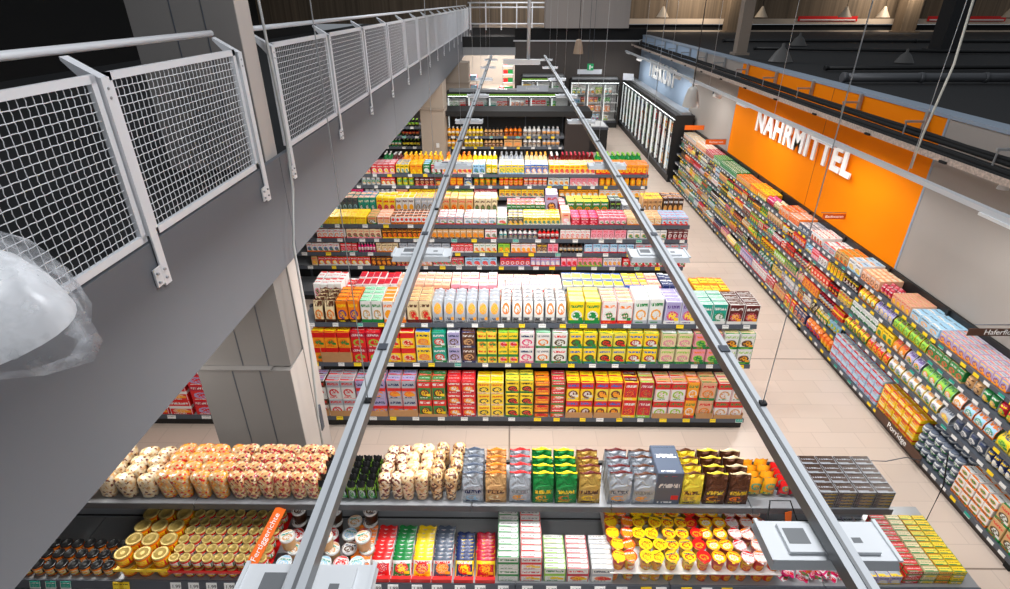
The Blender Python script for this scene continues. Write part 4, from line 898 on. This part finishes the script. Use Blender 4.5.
# cups
cupc = [('orange', 'red', 'yellow', 'red', 'yellow'), ('red', 'yellow', 'amber', 'white', 'orange'), ('yellow', 'amber', 'orange', 'brown', 'yellow'), ('amber', 'yellow', 'red', 'navy', 'yellow')]
cupd = ['noodle cup with orange rim and yellow foil lid in the left columns', 'noodle cup with red rim and orange foil lid in the second column', 'yellow noodle cup with brown print in the middle columns', 'amber noodle cup with navy print and yellow lid',]
seq = [0, 1, 2, 2, 3, 3, 1, 0, 0, 1, 0, 0]; edges = [610 + i*14.2 for i in range(13)]
extra = {6: ('yellow noodle cup with red foil lid right of the amber cups', 'red'), 7: ('orange cup with white foil lid in the eighth column', 'white'), 8: ('orange cup with white foil lid in the ninth column', 'white'), 9: ('red cup with white oval lid in the tenth column', 'white'), 10: ('low wide cup with orange rim and white lid, left column', 'white'), 11: ('low wide cup with orange rim and white lid, right column', 'white')}
for i in range(12):
    k = seq[i]; cc = list(cupc[k]); lb = cupd[k]
    if i in extra: lb = extra[i][0]; cc[4] = 'yellow' if extra[i][1] == 'white' and i < 9 else extra[i][1]; cc[3] = 'red'
    a0, a1 = L(edges[i]), L(edges[i+1]); r = (a1-a0)*.49; h = .13
    ms = cached(('cup', i), lambda: [m_cup(r, h, pmat(*cc[:4], 1)), ('foil_lid', m_foil(r, h, pmat(cc[4], cc[0], 'white' if i > 6 else cc[2], cc[3], 2, .25, cc[4])))])
    nr = 6 if i < 8 else 5
    for r_ in range(nr):
        for q in range(2):
            if q == 0 and r_ > 0: continue
            place(ms, 'noodle_cup', ((a0+a1)/2+(.012 if r_ % 2 else -.004), LY+.03+r_*.116, LZ+.002+q*.135), R.uniform(-.4, .4), lb, 'cup', 'cups: '+lb[:40])
strip(610, 780, .1325, cmat('white'), 'white cardboard tray layer between the two layers of noodle cups', h=.012)
# pink candy pouches
pk = cached('candy', lambda: m_pillow(.11, .05, .09, pmat('magenta', 'white', 'pink', 'red', 4, .25), cmat('crimson', .3), 3))
pk2 = cached('candy2', lambda: m_pillow(.11, .05, .09, pmat('white', 'magenta', 'crimson', 'red', 4, .25), cmat('pink', .3), 5))
for i in range(42):
    lay = i//21; j = i % 21
    o = mk('sweet_pouch', pk if i % 2 else pk2, None, (L(783)+.08+(j % 5)*.118+R.uniform(-.015, .015), LY+.06+(j//5)*.12+R.uniform(-.01, .01), LZ+.01+lay*.062)); o.rotation_euler = (-1.1+R.uniform(-.3, .3), R.uniform(-.3, .3), R.uniform(-.8, .8))
    tag(o, ['white pouch with magenta print in the loose sweets heap', 'magenta pouch with white print in the loose sweets heap'][i % 2], 'pouch', ['white sweets pouches', 'magenta sweets pouches'][i % 2])
S2 = S
block(S2, L(866), L(904), 3, 'box', 'lilac yellow white slate silver', .1, .12, 5, 1, 0, label='lilac carton with yellow edge left of the striped stick boxes')
S3 = Shelf((0, LY+.03, LZ), 0, 'at the right end of the lower tier')
for (p0, p1, cols, lb) in ((906, 923, 'red green white white red', 'red and white striped stick box with green edge, leftmost long row'), (923.5, 938, 'cream green lemon green cream', 'cream stick box with green edge, second long row'), (938.5, 952, 'amber green yellow green lemon', 'amber stick box with green edge, third long row'), (952.5, 966, 'yellow green white green yellow', 'bright yellow stick box, rightmost long row')):
    a0, a1 = L(p0), L(p1)
    block(S3, a0, a1, 1, 'box', cols, .075, .055, 10, 2, 4, label=lb, gap=.03)
# ---- upper tier
S = Shelf((0, UY+.03, UZ), 0, 'on the upper tier of the foreground gondola')
def U(p): return PX(p, UY, UZ+.1)
def nuts(c1, c2, c3):
    k = f'nuts_{c1}_{c2}_{c3}'
    if k in CM: return CM[k]
    m = mat(k, PAL[c1], .3); nt = m.node_tree; N = nt.nodes; Lk = nt.links
    tc = N.new('ShaderNodeTexCoord'); vo = N.new('ShaderNodeTexVoronoi'); vo.inputs['Scale'].default_value = 55; Lk.new(tc.outputs['Object'], vo.inputs['Vector'])
    sp = N.new('ShaderNodeSeparateColor'); Lk.new(vo.outputs['Color'], sp.inputs[0])
    cr = N.new('ShaderNodeValToRGB'); cr.color_ramp.interpolation = 'CONSTANT'; e = cr.color_ramp.elements
    e[0].position = 0; e[0].color = (*PAL[c1], 1); e[1].position = .45; e[1].color = (*PAL[c2], 1); q = e.new(.72); q.color = (*PAL[c3], 1); q = e.new(.9); q.color = (*PAL['maroon' if c2 != 'amber' else 'red'], 1)
    Lk.new(sp.outputs[0], cr.inputs[0]); b = N['Principled BSDF']; Lk.new(cr.outputs[0], b.inputs['Base Color']); b.inputs['Coat Weight'].default_value = .6; b.inputs['Coat Roughness'].default_value = .12
    bp = N.new('ShaderNodeBump'); bp.inputs['Strength'].default_value = .5; Lk.new(vo.outputs['Distance'], bp.inputs['Height']); Lk.new(bp.outputs[0], b.inputs['Normal']); return m
def sacks(p0, p1, n, rows, cs, lb, h=.26, w_=.17, grp=None):
    a0, a1 = U(p0), U(p1); pt = (a1-a0)/n
    for i in range(n):
        for r_ in range(rows):
            me = cached(('sack', cs, (i+r_) % 4), lambda: m_sack(w_, .12, h, nuts(*cs), (i+r_)*7+len(lb)))
            o = mk('nut_bag', me, None, (a0+(i+.5)*pt+(.03 if r_ % 2 else 0)+R.uniform(-.01, .01), UY+.04+r_*.108, UZ+.004)); o.rotation_euler = (R.uniform(-.06, .0), R.uniform(-.1, .1), R.uniform(-.25, .25)); tag(o, lb, 'bag', grp or lb.split(' on ')[0][:50])
sacks(20, 108, 4, 4, ('beige', 'tan', 'cream'), 'clear bag of pale nuts at the far left of upper tier', .24)
sacks(108, 150, 2, 4, ('beige', 'cream', 'tan'), 'clear bag of cream oat clusters beside the fruit mix', .22)
sacks(152, 222, 4, 4, ('tan', 'amber', 'cream'), 'clear bag of orange fruit mix left of the berry mix')
sacks(223, 316, 6, 4, ('tan', 'cream', 'crimson'), 'clear bag of berry nut mix left of the black lime packs')
block(S, U(316), U(374), 6, 'pouch', 'black lime silver lime', .22, .07, 5, 1, 2, label='black snack pack with lime edge behind the left light rail')
sacks(376, 400, 2, 4, ('beige', 'tan', 'maroon'), 'clear bag of mixed nuts beside the black lime packs', .26, .12)
sacks(400, 428, 2, 4, ('cream', 'peach', 'tan'), 'clear bag of pale muesli in the middle of upper tier', .28, .13)
sacks(430, 457, 2, 4, ('tan', 'brown', 'cream'), 'clear bag of dark nut mix left of silver coffee', .3, .12)
coff = [(461.5, 483.5, 'silver slate sky navy', 'silver coffee bag with dark slate seam'), (485, 507, 'tan orange cream brown', 'tan coffee bag with orange seam'), (509, 531.5, 'silver red amber grey', 'silver coffee bag with red seam'),
 (532, 554, 'green yellow amber yellow', 'green coffee bag with yellow seam, left of two columns'), (555, 577.5, 'green yellow orange yellow', 'green coffee bag with yellow seam, right of two columns'), (578.5, 601.5, 'gold maroon yellow brown', 'gold coffee bag with maroon seam'),
 (608, 632, 'silver maroon amber slate', 'pale coffee bag with maroon seam, left of two columns'), (632.5, 656, 'silver brown amber grey', 'pale coffee bag with brown seam beside slate carton'),
 (681, 703, 'lemon brown gold brown', 'yellow coffee bag with brown seam right of slate carton'), (704, 726.5, 'brown lemon amber lemon', 'brown coffee bag with lemon seam, left of two columns'), (727, 749.5, 'brown cream orange yellow', 'brown coffee bag with cream seam, right of two columns')]
for a, b, cols, lb in coff:
    block(S, U(a), U(b), 1, 'coffee', cols, .34, .085, 4, 1, 0 if 'green' in cols else 3, label=lb, gap=.03)
ms = product_mesh('box', .225, .34, .37, ['slate', 'slate', 'slate', 'white', 'slate'], 5)
place(ms, 'gift_carton', (U(668), UY+.04, UZ), .0, 'single large slate blue carton standing between the coffee bags', 'box', None)
block(S, U(753), U(783), 2, 'pouch', 'amber yellow teal teal', .2, .07, 4, 1, 3, label='amber pouch in the row left of the red pouches', dep0=.1)
block(S, U(785), U(808), 2, 'pouch', 'red crimson teal teal', .17, .07, 4, 1, 3, label='red pouch behind the right light rail on upper tier', dep0=.09)
block(S, U(808), U(820), 1, 'pouch', 'lilac sky white navy', .15, .07, 4, 1, 3, label='lilac pouch between red pouches and dark flat boxes')
a0 = U(815)
for i in range(4):
    for r_ in range(4):
        for q in range(5):
            ms = product_mesh('flat', .155, .105, .034, ['chocolate', 'grey', 'maroon', 'silver', 'chocolate'], 4)
            place(ms, 'chocolate_box', (a0+.1+i*.163, UY+.02+r_*.11, UZ+.002+q*.036), 0, 'flat dark brown box in the stacked block at upper right end', 'box', 'stacked flat dark boxes')
# neighbour of A on the left of the column
gondola('gondola_shelf', 'gondola left of the big column with large red boxes', 'shelf', -6.4, -3.85, 7.0, 6.24, [(.2, A_b), (1.2, 6.5)], tagw=.12, tagseed=8, tagstep=.5)
S = Shelf((0, A_b, .2), 0, 'on the gondola left of the column')
block(S, -5.6, -4.56, 3, 'cereal', 'red white peach white white', .26, .25, 2, 3, 4)
block(S, -4.53, -3.87, 2, 'cereal', 'red crimson lilac white white', .26, .25, 2, 3, 1)

# ------------------------------------------------------------------ signs
M_so = mat('sign_orange', hx('ee6a10'), .5); M_sb = mat('sign_brown', hx('4a2c1c'), .5); M_sw = mat('sign_white_text', hx('f4f4f2'), .5)
def wall_text(txt, yc, z, size, m, label, extr, sx=1., x=WX-.09):
    me = text_mesh(txt, size, m, extr, bold=.022)
    o = mk('wall_lettering', me, None, (x, yc, z)); o.rotation_euler = (PI/2, 0, -PI/2); o.scale = (sx, 1, 1)
    tag(o, label, 'sign'); return o
o = wall_text('NAHRMITTEL', 11.82, 2.92, .62, mat('letter_white', hx('f0f0ee'), .4), 'large white letters NAHRMITTEL standing off the orange wall', .016)
dx = o.dimensions.x; bpy.context.view_layer.update(); o.scale.x = 4.25/max(.1, o.dimensions.x/o.scale.x)
o = wall_text('TIEFKOST', 23.7, 2.93, .9, mat('letter_white', hx('f0f0ee'), .4), 'white letters TIEFKOST on the pale blue wall above the freezers', .02)
def sign(label, loc, rz, w_, h_, m, txt, size, loop=None, rx=0):
    t_ = thing('category_sign', label, 'sign', loc, rz)
    mk('plate', MB().box(-w_/2, w_/2, -.004, .004, -h_/2, h_/2, m), t_)
    if txt:
        l_ = mk('lettering', text_mesh(txt, size, M_sw, .0008), t_, (0, -.0065, 0)); l_.rotation_euler = (PI/2, 0, 0)
    if loop: mk('wire_holder', MB().tube(loop, .006, M_rail, 6), t_)
    if rx: t_.rotation_euler.x = rx
    return t_
sign('orange category sign on the wall shelving, the farthest one', (5.75, 17.9, 1.98), 0, .6, .14, M_so, None, .08, [(.3, 0, 0), (.33, 0, 0), (.4, 0, -.25)])
sign('orange category sign on the wall shelving, second farthest', (5.78, 15.9, 1.98), 0, .6, .14, M_so, 'Konserven', .09, [(-.3, 0, .08), (.3, 0, .08), (.36, 0, -.2), (.34, 0, -.35)])
sign('burnt orange category sign in a wire loop below the orange wall', (5.85, 9.6, 2.05), 0, .42, .1, mat('sign_rust', hx('b8510e'), .5), 'Backwaren', .075, [(-.25, .005, .07), (.25, .005, .07), (.38, .005, -.08), (.34, .005, -.3)])
sign('brown Haferflocken sign above the wall shelving at the right edge', (5.95, 5.75, 1.98), 0, .9, .1, M_sb, 'Haferflocken', .1, [(-.4, .005, .1), (.5, .005, .1)])
sign('brown Porridge sign along the foot of the wall shelving', (5.36, 5.95, .2), -PI/2, 1.0, .13, M_sb, 'Porridge', .12, [(.5, 0, 0), (.6, -.3, .15), (.62, -.55, .1), (.3, -.9, -.19)])
sg = sign('orange Fertiggerichte sign leaning between gold jars and spread tubs', (-2.07, 3.2, 1.46), 0, .5, .1, M_so, 'Fertiggerichte', .072, [(-.25, .01, .0), (-.25, .12, .0)], 0)
vx = Vector((.16, .45, .24)).normalized(); vz = Vector((-1, .3, 0)); vz = (vz-vx*vz.dot(vx)).normalized(); vy = vz.cross(vx)
sg.rotation_euler = Matrix((vx, vy, vz)).transposed().to_euler()
for px_, y_, z_, lb in ((789, 3.38, 1.5, 'small orange tab sign above the right light panel'), (810, 3.1, 1.28, 'small orange tab sign lying in the sweets heap')):
    o = mk('tab_sign', MB().hexa([(-.03, 0, -.08), (.03, 0, -.08), (.03, .004, -.08), (-.03, .004, -.08), (-.05, .03, .08), (.02, .03, .08), (.02, .034, .08), (-.05, .034, .08)], M_so), None, (PX(px_, y_, z_), y_, z_), .3); tag(o, lb, 'sign')
lp = MB().tube([(PX(760, 3.3, 1.5), 3.2, 1.45), (PX(770, 3.4, 1.7), 3.42, 1.7), (PX(790, 3.4, 1.7), 3.42, 1.7), (PX(797, 3.3, 1.45), 3.3, 1.5)], .006, M_black, 6); tag(mk('wire_holder', lp), 'bent black wire holder in front of the amber pouches', 'wire holder')
lp = MB().tube([(3.75, 3.1, 1.12), (3.85, 3.6, 1.15), (3.95, 3.7, 1.6), (3.9, 3.75, 1.95)], .006, M_black, 6); tag(mk('wire_holder', lp), 'bent black wire holder beside the yellow stick boxes', 'wire holder')
lp = sign('white hanging sign with green exit pictogram over the corner cabinets', (3.55, 27.0, 2.65), 0, 1.1, .2, mat('sign_pale', hx('c3c9d2'), .5), None, .1)
mk('exit_pictogram', MB().box(-.12, .16, -.02, -.005, .06, .34, mat('exit_green', hx('0aa060'), .5)).box(-.03, .03, -.022, -.0205, .1, .28, M_sw).box(.05, .13, -.022, -.0205, .17, .22, M_sw), lp)
for x in (-.1, .1): mk('hanger', MB().tube([(x, 0, .3), (x, 0, 3)], .01, M_rail, 6), lp)
lp = sign('pale hanging category sign in front of the short back cabinet', (.85, 23.3, 2.42), 0, 1.25, .22, mat('sign_pale', hx('c3c9d2'), .5), 'Feinkost', .16)
lp = sign('small pale sign above the corner of the wall freezers', (5.2, 26.4, 2.5), -.6, .5, .28, mat('sign_pale', hx('c3c9d2'), .5), None, .1)

# ------------------------------------------------------------------ suspended light rails
M_al = mat('rail_aluminium', hx('c6cace'), .4, .1); M_al2 = mat('rail_side', hx('7c7e80'), .4, .4)
M_em = emit('luminaire_light', (1, 1, 1), 0.8)
def add_area(name, loc, sx, sy, energy, col=(1, .97, .93), rot=(0, 0, 0)):
    l_ = bpy.data.lights.new(name, 'AREA'); l_.shape = 'RECTANGLE'; l_.size = sx; l_.size_y = sy; l_.energy = energy; l_.color = col
    o = bpy.data.objects.new(name, l_); C.objects.link(o); o.location = loc; o.rotation_euler = rot; return o
def lum_mesh():
    mb = MB(); m = mat('luminaire_housing', hx('e2e5e8'), .4); d = mat('luminaire_dark', hx('74777a'), .5)
    mb.hexa([(-.205, -.085, -.035), (.205, -.085, -.035), (.205, .085, -.035), (-.205, .085, -.035), (-.195, -.075, 0), (.195, -.075, 0), (.195, .075, 0), (-.195, .075, 0)], m)
    for sx in (-1, 1): mb.box(sx*.2-.006, sx*.2+.006, -.08, .08, 0, .008, m)
    return mb.mesh('housing')
def lum_top():
    m = mat('luminaire_housing', hx('e2e5e8'), .4); d = mat('luminaire_dark', hx('74777a'), .5)
    return MB().box(-.14, .15, -.055, .055, .0005, .014, m).box(-.13, -.06, -.025, .035, .0142, .015, d).box(.08, .11, -.02, .0, .0142, .015, d).mesh('driver_cover')
def lum_diff(): return MB().box(-.19, .19, -.07, .07, -.04, -.0355, M_em).mesh('diffuser')
lm, lt_, ld = lum_mesh(), lum_top(), lum_diff()
ords = ['nearest', 'second', 'third', 'fourth', 'fifth', 'sixth', 'seventh', 'eighth']
EN = 42
for side, X0, nm in ((-1, -.62, 'left'), (1, 1.04, 'right')):
    t_ = thing('light_rail', f'{nm} long aluminium light rail hanging over the aisles', 'light rail', (X0, 0, 4.0)); hw = .032
    mk('profile', MB().box(-hw, hw, -.5, 18.8, -.05, 0, M_al2, M_al).box(-.006, .006, -.5, 18.8, .0005, .004, M_al2), t_)
    for k in range(12): mk('joint', MB().box(-hw*.7, hw*.7, .75+k*1.5, .80+k*1.5, .0045, .009, M_rail), t_)
    for k, y in enumerate((1.86, 4.3, 6.8, 9.3, 11.8, 14.3, 16.8)):
        mk('clamp', MB().box(hw*.3, hw+.004, y-.012, y+.012, .001, .014, M_dark), t_)
        mk('suspension_wire', MB().tube([(hw*.7, y, .0), (hw*.7, y, 5)], .002, M_al, 5), t_)
    for k, y in enumerate(((1.07 if side < 0 else 1.25), 3.6, 6.0, 8.5, 11., 13.5, 16., 18.2)):
        h_ = thing('luminaire', f'{ords[k]} white flat luminaire hung under the {nm} light rail', 'lamp', (X0, y, 3.93))
        mk('housing', lm, h_); mk('driver_cover', lt_, h_); mk('diffuser', ld, h_)
        mk('mount', MB().box(-.02, .02, -.03, .03, .018, .019, M_dark), h_)
        add_area('luminaire_lamp', (X0, y, 3.885), .4, .2, EN*(.55 if k == 0 else 1))
# wall-side rail, tray, cables
RX, RZZ = 5.1, 3.546
t_ = thing('light_rail', 'white light rail running along the orange wall', 'light rail', (RX, 0, RZZ))
mk('profile', MB().box(-.035, .035, 1, 27, -.06, 0, M_al), t_)
for k, y in enumerate((7.1, 11.2, 15.2, 19.2, 23.2)): mk('suspension_wire', MB().tube([(0, y, 0), (0, y, 5)], .004, M_al, 5), t_)
for k, y in enumerate((5.5, 9.1, 12.8, 16.5, 20.1, 23.8, 26.4)):
    h_ = thing('luminaire', f'{ords[k]} slim white luminaire under the wall light rail', 'lamp', (RX+.07, y, RZZ-.09))
    mk('housing', MB().box(-.13, .13, -.26, .26, 0, .03, M_white), h_); mk('diffuser', MB().box(-.11, .11, -.24, .24, -.006, -.0005, M_em), h_)
    add_area('luminaire_lamp', (RX-.05, y, RZZ-.12), .2, .9, 32, (1, .97, .93), (0, math.radians(8), 0))
tr_ = thing('cable_tray', 'perforated cable tray with black cables along the partition wall', 'cable tray', (5.72, 0, 3.67))
M_perf = noisy('perforated_tray', hx('c4b4a8'), .75, 30, .5, .3)
mk('tray', MB().box(-.12, .12, 1, 28.4, -.004, .0, M_perf).box(-.125, -.12, 1, 28.4, -.03, .05, M_perf).box(.12, .125, 1, 28.4, -.004, .06, M_perf), tr_)
for k, (x, z) in enumerate(((-.07, .03), (-.02, .032), (.03, .03), (.08, .034), (.0, .07), (.05, .075), (.14, .12), (.17, .16))):
    rr = random.Random(k); mk('cable', MB().tube([(x+rr.uniform(-.012, .012), 1+j*.9, z+rr.uniform(-.004, .008)) for j in range(31)], .03, M_black, 6), tr_)
for k in range(15):
    y = 3.2+k*1.72
    mk('wall_bracket', MB().bar((.0, y, .28), (.31, y, .28), .03, M_steel).bar((.29, y, .1), (.29, y, .42), .05, M_steel).bar((.02, y, .0), (.02, y, .28), .015, M_steel), tr_)
    mk('underside_clip', MB().box(-.16, -.13, y+.5, y+.62, -.03, -.0, M_black), tr_)
tag(mk('cable', MB().tube([(5.9, 8.3, 7), (5.75, 7.9, 5.6), (5.5, 7.5, 4.8), (5.2, 7.2, 4.0), (5.12, 7.1, 3.6)], .014, mat('cable_cream', hx('d8d2c4'), .5), 8)), 'cream cable hanging in a curve onto the wall light rail', 'cable')
tag(mk('sensor', MB().lathe([(.06, 0), (.055, .03), (.03, .08), (0, .085)], M_white, 12, (5.72, 6.35, 3.56), cap=False).lathe([(.03, .08), (.03, .11)], M_white, 8, (5.72, 6.35, 3.55))), 'small white dome sensor under the cable tray', 'sensor')
# spotlights near far end
for k, y in enumerate((14.8, 18.6, 24.5)):
    s_ = thing('spotlight', f'{["near", "middle", "far"][k]} white spotlight clipped on the wall light rail', 'lamp', (RX, y, RZZ-.07))
    mk('head', MB().tube([(.0, 0, -.06), (.2, -.06, -.12)], .06, M_white, 12), s_); mk('arm', MB().box(-.02, .02, -.02, .02, -.06, 0.005, M_rail), s_)
def bell(x, y, z, r, hgt, m, label):
    t_ = thing('pendant_lamp', label, 'lamp', (x, y, z))
    mk('shade', MB().lathe([(r, 0), (r*.98, .03), (r*.8, hgt*.5), (r*.6, hgt*.85), (r*.4, hgt*.97), (.02, hgt)], m, 20, cap=False), t_); mk('cord', MB().tube([(0, 0, hgt-.01), (0, 0, 3.5)], .01, M_dark, 6), t_)
bell(2.1, 19.0, 4.02, .16, .42, mat('shade_cream', hx('b09a84'), .5), 'cream bell pendant lamp hanging before the dark back wall')
bell(3.98, 12.9, 3.42, .18, .42, mat('shade_grey', hx('a6a29c'), .4), 'grey bell pendant lamp hanging before the blue wall')
hp = thing('hanging_lamp', 'long white box lamp hanging at the far end of the left aisle', 'lamp', (.28, 16.2, 3.98))
mk('housing', MB().box(-.5, .5, -.12, .12, 0, .12, M_white), hp); mk('diffuser', MB().box(-.47, .47, -.1, .1, -.006, -.0005, M_em), hp); mk('pole', MB().tube([(.18, 0, .12), (.18, 0, 4)], .045, M_al, 8), hp)

# wrapped lamp at left edge
hl = thing('wrapped_lamp', 'white dome lamp wrapped in clear plastic hanging at the left edge', 'lamp', (-1.14, .98, 4.88)); hl.scale = (.8, .8, .8)
mk('shade', MB().lathe([(.24, 0), (.238, .015), (.215, .09), (.165, .17), (.09, .225), (.03, .24), (.028, .3), (0, .3)], mat('shade_white', hx('e8eaec'), .35), 32, cap=False), hl)
M_plas = bpy.data.materials.new('clear_plastic'); M_plas.use_nodes = True
nt = M_plas.node_tree; nt.nodes.clear(); out = nt.nodes.new('ShaderNodeOutputMaterial'); mx = nt.nodes.new('ShaderNodeMixShader'); tr = nt.nodes.new('ShaderNodeBsdfTransparent'); gl = nt.nodes.new('ShaderNodeBsdfPrincipled')
gl.inputs['Base Color'].default_value = (.7, .72, .75, 1); gl.inputs['Roughness'].default_value = .15
tr.inputs[0].default_value = (.95, .95, .96, 1)
nz = nt.nodes.new('ShaderNodeTexNoise'); nz.inputs['Scale'].default_value = 16; nz.inputs['Detail'].default_value = 3; mr = nt.nodes.new('ShaderNodeMapRange'); mr.inputs[1].default_value = .42; mr.inputs[2].default_value = .7; mr.inputs[3].default_value = .12; mr.inputs[4].default_value = .5
tcn = nt.nodes.new('ShaderNodeTexCoord'); nt.links.new(tcn.outputs['Object'], nz.inputs['Vector']); nt.links.new(nz.outputs['Fac'], mr.inputs[0]); nt.links.new(mr.outputs[0], mx.inputs[0])
bp = nt.nodes.new('ShaderNodeBump'); bp.inputs['Strength'].default_value = 1; nt.links.new(nz.outputs['Fac'], bp.inputs['Height']); nt.links.new(bp.outputs[0], gl.inputs['Normal'])
nt.links.new(tr.outputs[0], mx.inputs[1]); nt.links.new(gl.outputs[0], mx.inputs[2]); nt.links.new(mx.outputs[0], out.inputs[0])
mb = MB(); prof = [(.2, -.02), (.262, -.015), (.27, .03), (.25, .12), (.2, .2), (.13, .255), (.05, .28), (.035, .29), (.08, .31), (.11, .34), (.08, .37), (.03, .38)]; n = 28; rb = random.Random(2)
for i, (r_, z) in enumerate(prof):
    for k in range(n):
        a = 2*PI*k/n; q = r_*(1+rb.uniform(-.05, .05)); q += .13*max(0, math.cos(a+.25))**14*(1 if 0 <= i < 4 else .3 if i == 4 else 0)
        mb.v.append((q*math.cos(a), q*math.sin(a), z+rb.uniform(-.006, .006)))
for i in range(len(prof)-1):
    for k in range(n): mb.face([i*n+k, i*n+(k+1) % n, (i+1)*n+(k+1) % n, (i+1)*n+k], M_plas, smooth=True)
mk('plastic_wrap', mb, hl); mk('cord', MB().tube([(0, 0, .3), (0, 0, 3)], .006, M_white, 6), hl)

# ------------------------------------------------------------------ lights
# added fill lights overhead, out of view, brightening the whole hall
for y in (3, 12, 22, 31):
    add_area('overhead_fill', (1.5, y, 8.8), 2.4, 1.2, 250, (.95, .97, 1))
for y in (4, 12, 20): add_area('gangway_fill', (-4.2, y, 3.0), .3, 1.2, 55)  # added fill, unseen under the gangway slab, brightening the goods on the left
for y in (31.5, 36, 41): add_area('room_lamp', (-.8, y, 3.9), 1, 1, 300, (1, .95, .9))
for x in (10, 20, 32): add_area('mezzanine_lamp', (x, 32.2, 6.4), 2, .5, 110, (1, .87, .72), (math.radians(60), 0, 0))
wd = bpy.data.worlds.new('world'); bpy.context.scene.world = wd; wd.use_nodes = True
wd.node_tree.nodes['Background'].inputs[0].default_value = (.85, .92, 1, 1); wd.node_tree.nodes['Background'].inputs[1].default_value = .2
sc = bpy.context.scene; sc.view_settings.view_transform = 'Standard'; sc.view_settings.look = 'None'; sc.view_settings.exposure = .25; sc.view_settings.gamma = 1
bad = [l for l, g in LAB.items() if len(g) > 1]
print('products', COUNT[0], 'objects', len(bpy.data.objects), 'labels', len(LAB), 'label clash', bad[:10])
